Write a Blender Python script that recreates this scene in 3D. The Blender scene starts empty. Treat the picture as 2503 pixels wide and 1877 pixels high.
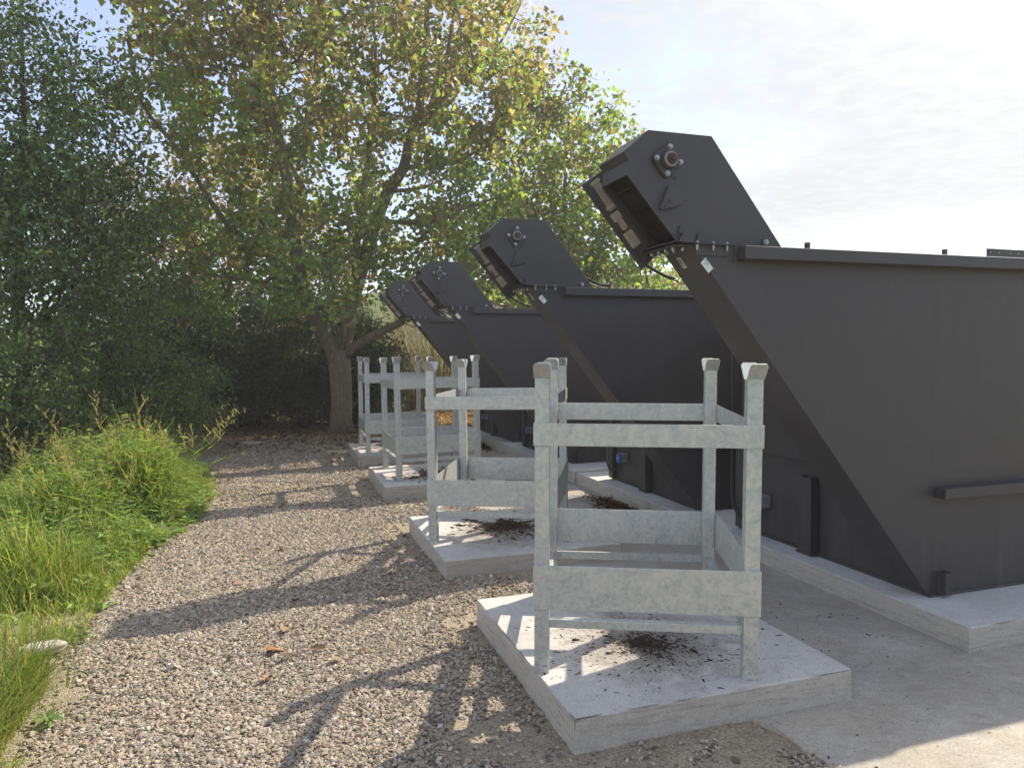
import bpy, bmesh, math, random
import numpy as np
from mathutils import Vector, Matrix, Euler, noise as mnoise
random.seed(7); rng = np.random.default_rng(7)
R = math.radians
scene = bpy.context.scene
col = scene.collection

# ------------------------------------------------------------------ camera
F, PITCH, ROLL = 1758.99, R(2.5029), R(-0.4493)
cam_d = bpy.data.cameras.new('camera'); cam = bpy.data.objects.new('camera', cam_d); col.objects.link(cam)
cam_d.sensor_width = 36; cam_d.lens = 36*F/2503; cam_d.clip_start = .05; cam_d.clip_end = 900
r0 = Vector((1,0,0)); u0 = Vector((0, math.sin(PITCH), math.cos(PITCH))); f0 = Vector((0, math.cos(PITCH), -math.sin(PITCH)))
c_, s_ = math.cos(ROLL), math.sin(ROLL)
rx_ = c_*r0 + s_*u0; up_ = -s_*r0 + c_*u0
m3 = Matrix((rx_, up_, -f0)).transposed()
cam.matrix_world = Matrix.Translation((0,0,1.5)) @ m3.to_4x4()
scene.camera = cam

# ------------------------------------------------------------------ light
SUN = Vector((0.829, 0.745, 1.0)).normalized()
SUN_EL = math.asin(SUN.z); SUN_AZ = math.atan2(SUN.x, SUN.y)
sd = bpy.data.lights.new('sun', 'SUN'); sd.energy = 3.1; sd.angle = R(0.55); sd.color = (1.0, .86, .67)
so = bpy.data.objects.new('sun', sd); col.objects.link(so)
so.rotation_euler = (-SUN).to_track_quat('-Z', 'Y').to_euler(); so.location = SUN*60
scene.view_settings.view_transform = 'Standard'; scene.view_settings.look = 'None'
scene.view_settings.exposure = 1.38; scene.view_settings.gamma = 1; scene.view_settings.use_curve_mapping = False
scene.cycles.max_bounces = 8; scene.cycles.transparent_max_bounces = 8
scene.cycles.sample_clamp_indirect = 6

world = bpy.data.worlds.new('World'); scene.world = world; world.use_nodes = True
W = world.node_tree; W.nodes.clear()
def wn(t, **k):
    n = W.nodes.new(t)
    for a, b in k.items(): setattr(n, a, b)
    return n
wl = W.links.new
out = wn('ShaderNodeOutputWorld'); bg = wn('ShaderNodeBackground'); bg.inputs[1].default_value = .15
sky = wn('ShaderNodeTexSky', sky_type='NISHITA', sun_disc=False)
sky.sun_elevation = SUN_EL; sky.sun_rotation = SUN_AZ; sky.air_density = 1.0; sky.dust_density = .7; sky.ozone_density = 1.6
tc = wn('ShaderNodeTexCoord'); sep = wn('ShaderNodeSeparateXYZ'); wl(tc.outputs['Generated'], sep.inputs[0])
def wm(op, a, b=None, c=None):
    n = wn('ShaderNodeMath', operation=op)
    for i, x in enumerate((a, b, c)):
        if x is None: continue
        if isinstance(x, (int, float)): n.inputs[i].default_value = x
        else: wl(x, n.inputs[i])
    return n.outputs[0]
zz = wm('ADD', wm('MAXIMUM', sep.outputs[2], 0.0), .12)
cx = wm('DIVIDE', sep.outputs[0], zz); cy = wm('DIVIDE', sep.outputs[1], zz)
cmb = wn('ShaderNodeCombineXYZ'); wl(cx, cmb.inputs[0]); wl(cy, cmb.inputs[1])
n1 = wn('ShaderNodeTexNoise'); n1.inputs['Scale'].default_value = 1.1; n1.inputs['Detail'].default_value = 7; n1.inputs['Roughness'].default_value = .58; n1.inputs['Distortion'].default_value = .5
wl(cmb.outputs[0], n1.inputs['Vector'])
n2 = wn('ShaderNodeTexNoise'); n2.inputs['Scale'].default_value = 13; n2.inputs['Detail'].default_value = 4; n2.inputs['Roughness'].default_value = .55; n2.inputs['Distortion'].default_value = .3
wl(cmb.outputs[0], n2.inputs['Vector'])
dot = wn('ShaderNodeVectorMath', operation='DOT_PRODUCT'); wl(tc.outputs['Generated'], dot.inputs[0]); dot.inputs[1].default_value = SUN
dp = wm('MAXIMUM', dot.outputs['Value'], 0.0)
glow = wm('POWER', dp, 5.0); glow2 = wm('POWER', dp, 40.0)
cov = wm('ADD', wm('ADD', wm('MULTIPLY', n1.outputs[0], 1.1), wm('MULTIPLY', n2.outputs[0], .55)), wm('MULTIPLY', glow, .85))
back = wm('MAXIMUM', wm('SUBTRACT', .25, dot.outputs['Value']), 0.0); cov = wm('ADD', cov, wm('MULTIPLY', back, .35))  # extra bright cloud away from the sun, added out of view as ambient fill
mr = wn('ShaderNodeMapRange', interpolation_type='SMOOTHSTEP'); mr.inputs['From Min'].default_value = .78; mr.inputs['From Max'].default_value = 1.20
wl(cov, mr.inputs['Value'])
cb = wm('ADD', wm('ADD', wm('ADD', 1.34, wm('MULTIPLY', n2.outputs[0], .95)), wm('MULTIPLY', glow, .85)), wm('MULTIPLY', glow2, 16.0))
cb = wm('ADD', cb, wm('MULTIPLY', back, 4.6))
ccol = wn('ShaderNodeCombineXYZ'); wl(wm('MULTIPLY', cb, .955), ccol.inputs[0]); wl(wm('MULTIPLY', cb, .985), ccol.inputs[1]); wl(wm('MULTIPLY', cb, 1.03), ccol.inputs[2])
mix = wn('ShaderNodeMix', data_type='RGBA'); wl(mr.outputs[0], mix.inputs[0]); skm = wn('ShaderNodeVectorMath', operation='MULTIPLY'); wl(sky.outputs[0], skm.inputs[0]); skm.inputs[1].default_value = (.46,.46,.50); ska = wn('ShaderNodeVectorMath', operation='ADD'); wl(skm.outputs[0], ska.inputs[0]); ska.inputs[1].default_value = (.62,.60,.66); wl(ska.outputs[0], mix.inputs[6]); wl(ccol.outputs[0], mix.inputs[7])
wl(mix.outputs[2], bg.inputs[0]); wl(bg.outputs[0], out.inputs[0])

# ------------------------------------------------------------------ helpers
def tag(o, label=None, cat=None, group=None, kind=None):
    if label: o['label'] = label
    if cat: o['category'] = cat
    if group: o['group'] = group
    if kind: o['kind'] = kind
    return o
def empty(name, loc=(0,0,0), rot=(0,0,0)):
    e = bpy.data.objects.new(name, None); e.empty_display_size = .2
    e.location = loc; e.rotation_euler = rot; col.objects.link(e); return e
def mesh_obj(name, me, m=None, parent=None):
    o = bpy.data.objects.new(name, me); col.objects.link(o)
    if m: me.materials.append(m)
    if parent: o.parent = parent
    return o
class MB:
    def __init__(s): s.v = []; s.f = []
    def add(s, vs, fs):
        b = len(s.v); s.v += [tuple(v) for v in vs]; s.f += [tuple(b+i for i in f) for f in fs]; return s
    def box(s, a, b):
        (x0,y0,z0),(x1,y1,z1) = a, b
        return s.add([(x0,y0,z0),(x1,y0,z0),(x1,y1,z0),(x0,y1,z0),(x0,y0,z1),(x1,y0,z1),(x1,y1,z1),(x0,y1,z1)],
                     [(0,3,2,1),(4,5,6,7),(0,1,5,4),(1,2,6,5),(2,3,7,6),(3,0,4,7)])
    def prism(s, poly, t0, t1):          # polygon given as (x, z), extruded along y
        n = len(poly)
        area = sum(poly[i][0]*poly[(i+1)%n][1]-poly[(i+1)%n][0]*poly[i][1] for i in range(n))
        if area < 0: poly = poly[::-1]
        vs = [(x,t0,z) for x,z in poly]+[(x,t1,z) for x,z in poly]
        fs = [tuple(range(n)), tuple(range(2*n-1,n-1,-1))]+[(i,i+n,(i+1)%n+n,(i+1)%n) for i in range(n)]
        return s.add(vs, fs)
    def strip(s, p, q, t0, t1, th):      # sheet between two (x, z) points, thickness to the left of p->q
        d = np.array(q)-np.array(p); n = np.array([-d[1], d[0]])/np.hypot(*d)*th
        return s.prism([tuple(p),tuple(q),tuple(np.array(q)+n),tuple(np.array(p)+n)], t0, t1)
    def tube(s, pts, r, n=8, cap=True):
        pts = [Vector(p) for p in pts]; rs = r if isinstance(r, (list,tuple)) else [r]*len(pts)
        b = len(s.v); ref = None
        for i, p in enumerate(pts):
            d = (pts[min(i+1,len(pts)-1)]-pts[max(i-1,0)]).normalized()
            if ref is None: ref = d.orthogonal().normalized()
            ref = (ref - d*ref.dot(d)); ref = ref.normalized() if ref.length > 1e-6 else d.orthogonal().normalized()
            w = d.cross(ref)
            for k in range(n):
                a = 2*math.pi*k/n; s.v.append(tuple(p+(ref*math.cos(a)+w*math.sin(a))*rs[i]))
        for i in range(len(pts)-1):
            for k in range(n):
                s.f.append((b+i*n+k, b+i*n+(k+1)%n, b+(i+1)*n+(k+1)%n, b+(i+1)*n+k))
        if cap:
            s.f.append(tuple(b+k for k in range(n-1,-1,-1))); e = b+(len(pts)-1)*n; s.f.append(tuple(e+k for k in range(n)))
        return s
    def cyl(s, a, b, r, n=12, r2=None): return s.tube([a,b],[r, r if r2 is None else r2], n)
    def build(s, name, m, parent=None, bevel=0, smooth=False, seg=2):
        me = bpy.data.meshes.new(name); me.from_pydata(s.v, [], s.f); me.update()
        if smooth: me.polygons.foreach_set('use_smooth', [True]*len(me.polygons))
        o = mesh_obj(name, me, m, parent)
        if bevel:
            b = o.modifiers.new('bevel','BEVEL'); b.width = bevel; b.segments = seg; b.limit_method = 'ANGLE'; b.angle_limit = R(35)
        return o
def arr_mesh(name, verts, tris_or_quads, k, colors=None):
    me = bpy.data.meshes.new(name)
    nv, nf = len(verts), len(tris_or_quads)
    me.vertices.add(nv); me.vertices.foreach_set('co', np.asarray(verts, np.float32).ravel())
    me.loops.add(nf*k); me.loops.foreach_set('vertex_index', np.asarray(tris_or_quads, np.int32).ravel())
    me.polygons.add(nf); me.polygons.foreach_set('loop_start', np.arange(0, nf*k, k, dtype=np.int32))
    me.polygons.foreach_set('loop_total', np.full(nf, k, np.int32))
    me.update(calc_edges=True); me.validate()
    if colors is not None:
        a = me.color_attributes.new('tint', 'FLOAT_COLOR', 'POINT')
        c = np.ones((nv,4), np.float32); c[:,:3] = colors; a.data.foreach_set('color', c.ravel())
    return me
def copy_tree(o, parent=None):
    c = o.copy(); col.objects.link(c)
    if parent: c.parent = parent
    for ch in list(o.children): copy_tree(ch, c)
    return c

# ------------------------------------------------------------------ materials
def mat(name):
    m = bpy.data.materials.new(name); m.use_nodes = True; t = m.node_tree; t.nodes.clear()
    o = t.nodes.new('ShaderNodeOutputMaterial'); p = t.nodes.new('ShaderNodeBsdfPrincipled'); t.links.new(p.outputs[0], o.inputs[0])
    return m, t, p
class NT:
    def __init__(s, t): s.t = t
    def n(s, ty, ins=None, **k):
        n = s.t.nodes.new(ty)
        for a, b in k.items(): setattr(n, a, b)
        for a, b in (ins or {}).items():
            if isinstance(b, bpy.types.NodeSocket): s.t.links.new(b, n.inputs[a])
            else: n.inputs[a].default_value = b
        return n
    def noise(s, vec, scale, detail=4, rough=.55, dist=0): return s.n('ShaderNodeTexNoise', {'Vector':vec,'Scale':scale,'Detail':detail,'Roughness':rough,'Distortion':dist}).outputs[0]
    def ramp(s, fac, stops, interp='LINEAR'):
        r = s.n('ShaderNodeValToRGB', {0:fac}); e = r.color_ramp.elements; r.color_ramp.interpolation = interp
        while len(e) < len(stops): e.new(.5)
        for i,(p,c) in enumerate(stops): e[i].position = p; e[i].color = (*c,1) if len(c)==3 else c
        return r.outputs[0]
    def mix(s, f, a, b, mode='MIX'):
        n = s.t.nodes.new('ShaderNodeMix'); n.data_type = 'RGBA'; n.blend_type = mode
        for i, x in ((0,f),(6,a),(7,b)):
            if isinstance(x, bpy.types.NodeSocket): s.t.links.new(x, n.inputs[i])
            else: n.inputs[i].default_value = (*x,1) if isinstance(x, tuple) and len(x)==3 else x
        return n.outputs[2]
    def math(s, op, a, b=0.0, clamp=False):
        n = s.t.nodes.new('ShaderNodeMath'); n.operation = op; n.use_clamp = clamp
        for i, x in ((0,a),(1,b)):
            if isinstance(x, bpy.types.NodeSocket): s.t.links.new(x, n.inputs[i])
            else: n.inputs[i].default_value = x
        return n.outputs[0]
    def bump(s, h, strength, dist, normal=None):
        d = {'Height':h,'Strength':strength,'Distance':dist}
        if normal: d['Normal'] = normal
        return s.n('ShaderNodeBump', d).outputs[0]
def objco(t): return t.n('ShaderNodeTexCoord').outputs['Object']
def simple(name, c, rough=.5, metal=0, spec=.5):
    m, t, p = mat(name); n = NT(t); co = objco(n)
    v = n.noise(co, 30, 3)
    k = n.ramp(v, [(.3, tuple(x*.85 for x in c)), (.7, tuple(min(1,x*1.12) for x in c))])
    t.links.new(k, p.inputs['Base Color']); p.inputs['Roughness'].default_value = rough; p.inputs['Metallic'].default_value = metal
    p.inputs['Specular IOR Level'].default_value = spec
    return m

def powder():
    m, t, p = mat('black_powder_coat'); n = NT(t)
    oi = n.n('ShaderNodeObjectInfo'); co = n.n('ShaderNodeVectorMath', {0:objco(n), 1:oi.outputs['Location']}, operation='ADD').outputs[0]
    big = n.noise(co, 1.1, 5, .6); fine = n.noise(co, 380, 2, .5); mid = n.noise(co, 16, 4, .65)
    c = n.ramp(big, [(.3,(.030,.028,.031)),(.7,(.040,.037,.042))])
    st = n.noise(n.n('ShaderNodeVectorMath', {0:co, 1:(9,9,.55)}, operation='MULTIPLY').outputs[0], 1.6, 5, .6)
    z = n.n('ShaderNodeSeparateXYZ', {0:co}).outputs[2]
    low = n.n('ShaderNodeMapRange', {'Value':z,'From Min':.62,'From Max':.12}).outputs[0]
    dust = n.math('MULTIPLY', n.ramp(st, [(.46,(0,0,0)),(.74,(1,1,1))]), n.math('ADD', .055, n.math('MULTIPLY', low, .35)))
    dust = n.math('ADD', dust, n.math('MULTIPLY', n.ramp(mid, [(.56,(0,0,0)),(.8,(1,1,1))]), .14))
    c = n.mix(dust, c, (.125,.112,.095))
    v = n.n('ShaderNodeTexVoronoi', {'Vector':n.n('ShaderNodeVectorMath', {0:co, 1:(1,1,1.9)}, operation='MULTIPLY').outputs[0],'Scale':7.5})
    chip = n.math('LESS_THAN', v.outputs['Distance'], n.math('MULTIPLY', n.math('POWER', n.n('ShaderNodeSeparateColor',{0:v.outputs['Color']}).outputs[0], 8.0), .05))
    c = n.mix(chip, c, (.30,.29,.27))
    t.links.new(c, p.inputs['Base Color'])
    t.links.new(n.math('ADD', .38, n.math('MULTIPLY', mid, .22)), p.inputs['Roughness']); p.inputs['Specular IOR Level'].default_value = .6
    t.links.new(n.bump(n.math('ADD', n.math('MULTIPLY', fine, .5), n.math('MULTIPLY', big, 1.8)), .5, .004), p.inputs['Normal'])
    return m
POWDER = powder()
DARK = simple('dark_rubber', (.018,.018,.018), .6)
INNER = simple('shaded_inner_steel', (.013,.011,.010), .85, 0, .2)  # near black: the shade inside the head is put into this colour
ZINC = simple('zinc_bolt', (.38,.40,.40), .45, .6)
CAST = simple('cast_bearing_iron', (.045,.045,.045), .5, .2)
REDC = simple('red_oxide_cap', (.06,.020,.017), .5)
RUSTC = simple('brown_oxide_cap', (.06,.04,.03), .5)
WHITE = simple('white_label', (.72,.74,.74), .35)
INK = simple('label_ink', (.02,.02,.02), .5)
GREYINK = simple('faint_label_ink', (.35,.36,.37), .5)
PLATE = simple('aluminium_nameplate', (.46,.43,.38), .4, .3)
BEIGE = simple('beige_plastic', (.27,.245,.205), .45)
LENS = simple('lamp_lens', (.20,.19,.165), .25)
BLUE = simple('blue_plastic', (.03,.10,.36), .35)
GREYP = simple('grey_plastic', (.20,.20,.22), .45)

def galv():
    m, t, p = mat('galvanised_steel'); n = NT(t)
    tcn = n.n('ShaderNodeTexCoord'); oi = n.n('ShaderNodeObjectInfo')
    co = n.n('ShaderNodeVectorMath', {0:tcn.outputs['Object'], 1:oi.outputs['Location']}, operation='ADD').outputs[0]
    vor = n.n('ShaderNodeTexVoronoi', {'Vector':n.n('ShaderNodeVectorMath',{0:co,1:n.n('ShaderNodeVectorMath',{0:n.n('ShaderNodeTexNoise',{'Vector':co,'Scale':18.,'Detail':3.}).outputs['Color'],3:.09},operation='SCALE').outputs[0]},operation='ADD').outputs[0],'Scale':52.})
    spang = vor.outputs['Color']; sv = n.n('ShaderNodeSeparateColor', {0:spang}).outputs[0]
    blot = n.noise(co, 11, 7, .72, 2.0); fine = n.noise(co, 60, 4, .6)
    c = n.ramp(blot, [(.30,(.30,.34,.36)),(.46,(.45,.475,.465)),(.58,(.49,.505,.485)),(.72,(.54,.54,.50))])
    c = n.mix(n.math('MULTIPLY', n.ramp(sv,[(.25,(0,0,0)),(.9,(1,1,1))]), .30), c, (.25,.285,.31))
    scr = n.ramp(fine, [(.60,(0,0,0)),(.75,(1,1,1))]); c = n.mix(n.math('MULTIPLY', scr, .35), c, (.21,.24,.26))
    z = n.n('ShaderNodeSeparateXYZ', {0:tcn.outputs['Object']}).outputs[2]
    lowz = n.n('ShaderNodeMapRange', {'Value':z,'From Min':.55,'From Max':.0}).outputs[0]
    dn = n.ramp(n.noise(co, 75, 5, .7), [(.54,(0,0,0)),(.66,(1,1,1))]); c = n.mix(n.math('MULTIPLY', n.math('MULTIPLY', dn, lowz), .75), c, (.12,.10,.08))
    runs = n.ramp(n.noise(n.n('ShaderNodeVectorMath', {0:co, 1:(1,1,.10)}, operation='MULTIPLY').outputs[0], 55, 4, .6), [(.58,(0,0,0)),(.72,(1,1,1))]); c = n.mix(n.math('MULTIPLY', runs, .28), c, (.58,.60,.59))
    t.links.new(c, p.inputs['Base Color'])
    p.inputs['Metallic'].default_value = .42
    t.links.new(n.math('ADD', n.math('MULTIPLY', sv, .14), n.math('MULTIPLY_ADD', blot, .2) if False else .40), p.inputs['Roughness'])
    t.links.new(n.bump(n.math('ADD', blot, n.math('MULTIPLY', fine, .4)), .15, .003), p.inputs['Normal'])
    return m
GALV = galv()

def concrete(name, a, b, sp=.5, stain=0, sand=0):
    m, t, p = mat(name); n = NT(t)
    tcn = n.n('ShaderNodeTexCoord'); geo = n.n('ShaderNodeNewGeometry')
    co = geo.outputs['Position']
    big = n.noise(co, 1.7, 6, .62, .4); mid = n.noise(co, 14, 5, .65); fine = n.noise(co, 160, 3, .6)
    c = n.ramp(big, [(.3,a),(.7,b)])
    c = n.mix(n.math('MULTIPLY', n.ramp(mid,[(.45,(0,0,0)),(.75,(1,1,1))]), .35), c, tuple(x*.70 for x in a))
    pit = n.n('ShaderNodeTexVoronoi', {'Vector':co,'Scale':42.,'Randomness':1.})
    pm = n.math('MULTIPLY', n.math('LESS_THAN', pit.outputs['Distance'], .13), n.math('GREATER_THAN', n.n('ShaderNodeSeparateColor',{0:pit.outputs['Color']}).outputs[0], 1-sp*.28))
    c = n.mix(n.math('MULTIPLY', pm, .75), c, (.06,.05,.045))
    # form-side faces: a little browner and rougher than the trowelled top
    nz = n.n('ShaderNodeSeparateXYZ', {0:geo.outputs['True Normal']}).outputs[2]
    side = n.math('SUBTRACT', 1.0, n.math('ABSOLUTE', nz), clamp=True)
    c = n.mix(n.math('MULTIPLY', side, .8), c, n.mix(mid, (.31,.285,.245), (.52,.49,.43)))
    if stain:
        oc = n.n('ShaderNodeVectorMath', {0:tcn.outputs['Object'], 1:(.60,.58,0)}, operation='SUBTRACT').outputs[0]
        oc = n.n('ShaderNodeVectorMath', {0:oc, 1:(1,1,0)}, operation='MULTIPLY').outputs[0]
        rad = n.n('ShaderNodeVectorMath', {0:oc}, operation='LENGTH').outputs['Value']
        sn = n.noise(co, 9, 7, .75, .8); f = n.math('SUBTRACT', n.math('MULTIPLY', sn, 1.25), n.math('MULTIPLY', rad, 1.15), clamp=False)
        f = n.n('ShaderNodeMapRange', {'Value':f,'From Min':.02,'From Max':.52}).outputs[0]
        c = n.mix(n.math('MULTIPLY', f, stain), c, (.11,.085,.062))
        streak = n.noise(n.n('ShaderNodeVectorMath', {0:co, 1:(1,1,.2)}, operation='MULTIPLY').outputs[0], 26, 5, .7)
        c = n.mix(n.math('MULTIPLY', n.ramp(streak,[(.5,(0,0,0)),(.75,(1,1,1))]), .22), c, (.20,.175,.145))
    if sand:
        sf = n.ramp(n.noise(co, 2.6, 7, .7, .6), [(.42,(0,0,0)),(.66,(1,1,1))]); c = n.mix(n.math('MULTIPLY', sf, sand), c, (.33,.28,.205))
        tr = n.noise(n.n('ShaderNodeVectorMath', {0:co, 1:(1.4,5.5,1)}, operation='MULTIPLY').outputs[0], 7, 6, .75); c = n.mix(n.math('MULTIPLY', n.ramp(tr,[(.5,(0,0,0)),(.7,(1,1,1))]), .4), c, (.20,.18,.155))
    ln_ = n.noise(n.n('ShaderNodeVectorMath', {0:co, 1:(1,1,9)}, operation='MULTIPLY').outputs[0], 5, 6, .72, .5); c = n.mix(n.math('MULTIPLY', n.math('MULTIPLY', side, .55), n.ramp(ln_,[(.50,(0,0,0)),(.68,(1,1,1))])), c, (.19,.17,.145))
    spk = n.ramp(fine,[(.35,(.72,.72,.72)),(.6,(1.08,1.08,1.08))]); c = n.mix(.7, c, spk, 'MULTIPLY')
    t.links.new(c, p.inputs['Base Color']); p.inputs['Roughness'].default_value = .85; p.inputs['Specular IOR Level'].default_value = .25
    h = n.math('ADD', n.math('MULTIPLY', mid, .6), n.math('MULTIPLY', fine, .35)); h = n.math('SUBTRACT', h, n.math('MULTIPLY', pm, .5))
    t.links.new(n.bump(h, .55, .006), p.inputs['Normal'])
    return m
CONC = concrete('pale_cast_concrete', (.45,.435,.415), (.57,.56,.54), 1.6, .75)
CONC2 = concrete('foundation_concrete', (.46,.46,.455), (.60,.60,.595), 1.1)
PAVE = concrete('worn_paving_concrete', (.30,.285,.255), (.47,.445,.40), 3.2, 0, .55)

def ground_mat():
    m, t, p = mat('meadow_soil'); n = NT(t); co = n.n('ShaderNodeNewGeometry').outputs['Position']
    big = n.noise(co, .25, 5, .6); mid = n.noise(co, 3, 6, .7); fine = n.noise(co, 40, 4, .7)
    g = n.ramp(mid, [(.3,(.075,.115,.022)),(.55,(.13,.19,.04)),(.75,(.24,.24,.09))])
    c = n.mix(n.ramp(big,[(.42,(0,0,0)),(.62,(.8,.8,.8))]), g, (.22,.17,.09))
    c = n.mix(.6, c, n.ramp(fine,[(.3,(.55,.55,.55)),(.7,(1.25,1.25,1.25))]), 'MULTIPLY')
    t.links.new(c, p.inputs['Base Color']); p.inputs['Roughness'].default_value = .95; p.inputs['Specular IOR Level'].default_value = .1
    t.links.new(n.bump(fine, .9, .04), p.inputs['Normal']); return m
GROUND = ground_mat()
def sand_mat():
    m, t, p = mat('sandy_grit'); n = NT(t); co = n.n('ShaderNodeNewGeometry').outputs['Position']
    mid = n.noise(co, 5, 6, .7); fine = n.noise(co, 220, 4, .75); v = n.n('ShaderNodeTexVoronoi', {'Vector':co,'Scale':150.})
    c = n.ramp(mid, [(.3,(.34,.292,.22)),(.6,(.44,.385,.30)),(.8,(.48,.43,.345))])
    vc = n.ramp(n.n('ShaderNodeSeparateColor',{0:v.outputs['Color']}).outputs[0], [(0,(.5,.48,.45)),(.5,(1,1,1)),(1,(1.3,1.28,1.22))])
    c = n.mix(.75, c, vc, 'MULTIPLY'); c = n.mix(.6, c, n.ramp(fine,[(.3,(.6,.6,.6)),(.7,(1.2,1.2,1.2))]), 'MULTIPLY')
    t.links.new(c, p.inputs['Base Color']); p.inputs['Roughness'].default_value = .95; p.inputs['Specular IOR Level'].default_value = .15
    h = n.math('ADD', fine, n.math('MULTIPLY', n.math('SUBTRACT', .6, v.outputs['Distance']), 1.2))
    t.links.new(n.bump(h, .9, .008), p.inputs['Normal']); return m
SAND = sand_mat()
def stone_mat():
    m, t, p = mat('gravel_stone'); n = NT(t); oi = n.n('ShaderNodeObjectInfo'); co = objco(n)
    r = oi.outputs['Random']
    c = n.ramp(r, [(0,(.10,.085,.068)),(.10,(.18,.155,.125)),(.28,(.30,.248,.182)),(.45,(.39,.328,.245)),(.58,(.25,.225,.19)),(.72,(.45,.388,.30)),(.84,(.30,.215,.155)),(.94,(.55,.50,.43)),(1,(.21,.205,.20))])
    v = n.noise(co, 2.5, 4, .7); c = n.mix(.7, c, n.ramp(v,[(.3,(.68,.69,.71)),(.7,(1.08,1.09,1.11))]), 'MULTIPLY')
    t.links.new(c, p.inputs['Base Color']); p.inputs['Roughness'].default_value = .8; p.inputs['Specular IOR Level'].default_value = .3
    return m
STONE = stone_mat()
def leaf_mat(name, trans=.45, tmul=(1.5,1.55,.55), gloss=.35, rough=.45):
    m = bpy.data.materials.new(name); m.use_nodes = True; t = m.node_tree; t.nodes.clear(); n = NT(t)
    o = t.nodes.new('ShaderNodeOutputMaterial')
    at = n.n('ShaderNodeAttribute', attribute_name='tint').outputs['Color']
    p = n.n('ShaderNodeBsdfPrincipled', {'Base Color':at,'Roughness':rough,'Specular IOR Level':gloss})
    tr = n.n('ShaderNodeBsdfTranslucent', {'Color':n.mix(1.0, at, (*tmul,1), 'MULTIPLY')})
    t.links.new(n.n('ShaderNodeMixShader', {0:trans, 1:p.outputs[0], 2:tr.outputs[0]}).outputs[0], o.inputs[0])
    return m
LEAF = leaf_mat('poplar_leaf', .56, (1.95,2.0,1.0), .5, .38); LEAF_DARK = leaf_mat('dark_leaf', .40, (2.0,2.1,.9), .45, .42)
GRASS = leaf_mat('grass_blade', .5, (1.5,1.45,.7), .3, .5); DRY = leaf_mat('dry_leaf', .3, (1.4,1.0,.6), .2, .7)
def bark(name, a, b):
    m, t, p = mat(name); n = NT(t); co = objco(n)
    st = n.n('ShaderNodeVectorMath', {0:co, 1:(1,1,.22)}, operation='MULTIPLY').outputs[0]
    v = n.noise(st, 34, 6, .7, .6); w = n.noise(co, 3, 3)
    c = n.ramp(v, [(.3,a),(.65,b)]); c = n.mix(n.math('MULTIPLY', w, .4), c, (.12,.115,.07))
    t.links.new(c, p.inputs['Base Color']); p.inputs['Roughness'].default_value = .9; p.inputs['Specular IOR Level'].default_value = .2
    t.links.new(n.bump(v, 1.0, .02), p.inputs['Normal']); return m
BARK = bark('poplar_bark', (.09,.07,.05), (.26,.215,.165)); BARK_DARK = bark('dark_bark', (.04,.033,.026), (.11,.09,.07))

# ------------------------------------------------------------------ machine frame
TH = R(18.1209)
ES = Vector((math.cos(TH), math.sin(TH), 0)); ET = Vector((-math.sin(TH), math.cos(TH), 0))
M0 = Vector((2.2846, 3.9001, 0))
def st_of(x, y):
    dx, dy = x-M0.x, y-M0.y; return dx*ES.x+dy*ES.y, dx*ET.x+dy*ET.y
def W_(s, t, z=0): p = M0+ES*s+ET*t; return (p.x, p.y, z)

# ------------------------------------------------------------------ ground, hill, paving
def sstep(x): x = np.clip(x, 0, 1); return x*x*(3-2*x)
def hill_h(x, y):
    r = np.hypot(x, y); az = np.arctan2(x, y)
    H = 8.0-2.4*sstep((az-R(14))/R(8)) - 5.2*sstep((R(0)-az)/R(30))
    h = H*sstep((r-24)/40)
    return h + sstep((r-24)/20)*(.35*np.sin(x*.21+1)*np.cos(y*.17)+.18*np.sin(x*.6+y*.4))
rr = np.concatenate([[0], np.linspace(2,22,14), np.linspace(24,80,60), [95,115]]); na = 240
aa = np.linspace(0, 2*np.pi, na, endpoint=False)
V = [(0,0,-.06)]; Fq = []
for r in rr[1:]:
    for a in aa: x, y = r*math.sin(a), r*math.cos(a); V.append((x, y, float(hill_h(x, y))-(.06 if r < 12 else .002)))
for k in range(na): Fq.append((0, 1+(k+1)%na, 1+k))
for i in range(len(rr)-2):
    for k in range(na):
        a = 1+i*na+k; b = 1+i*na+(k+1)%na; Fq.append((a, b, b+na, a+na))
me = bpy.data.meshes.new('ground'); me.from_pydata(V, [], Fq); me.update(); me.polygons.foreach_set('use_smooth', [True]*len(me.polygons))
tag(mesh_obj('ground', me, GROUND), kind='structure')

# gravel bed: sandy sheet with gentle relief
GR_EDGE = [(-1.55,1.5),(-1.86,2.56),(-2.04,3.13),(-2.32,3.7),(-2.57,4.4),(-2.85,5.45),(-2.95,6.4),(-3.4,7.9),(-4.1,9.5),(-5.6,12.2),(-7.5,14.5)]
def edge_x(y): 
    ys = [p[1] for p in GR_EDGE]; xs = [p[0] for p in GR_EDGE]; return np.interp(y, ys, xs)
def bed_h(x, y):
    return .012+.007*np.sin(x*3.1+y*1.3)+.006*np.sin(x*1.1-y*2.7+2)+.004*np.sin(x*7+y*6)
gx = np.arange(-9.5, 4.0, .12); gy = np.arange(-1.5, 18, .12)
X, Y = np.meshgrid(gx, gy); ok = (X > edge_x(Y)-1.1)
S = (X-M0.x)*ES.x+(Y-M0.y)*ES.y; T = (X-M0.x)*ET.x+(Y-M0.y)*ET.y
Z = bed_h(X, Y)
bedz = np.where(S > -1.50, -.012, np.minimum(Z, np.where(S > -1.68, .008, 9)))
idx = -np.ones(X.shape, int); idx[ok] = np.arange(ok.sum())
vv = np.stack([X[ok], Y[ok], bedz[ok]], 1)
q = (idx[:-1,:-1]>=0)&(idx[:-1,1:]>=0)&(idx[1:,1:]>=0)&(idx[1:,:-1]>=0)
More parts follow.
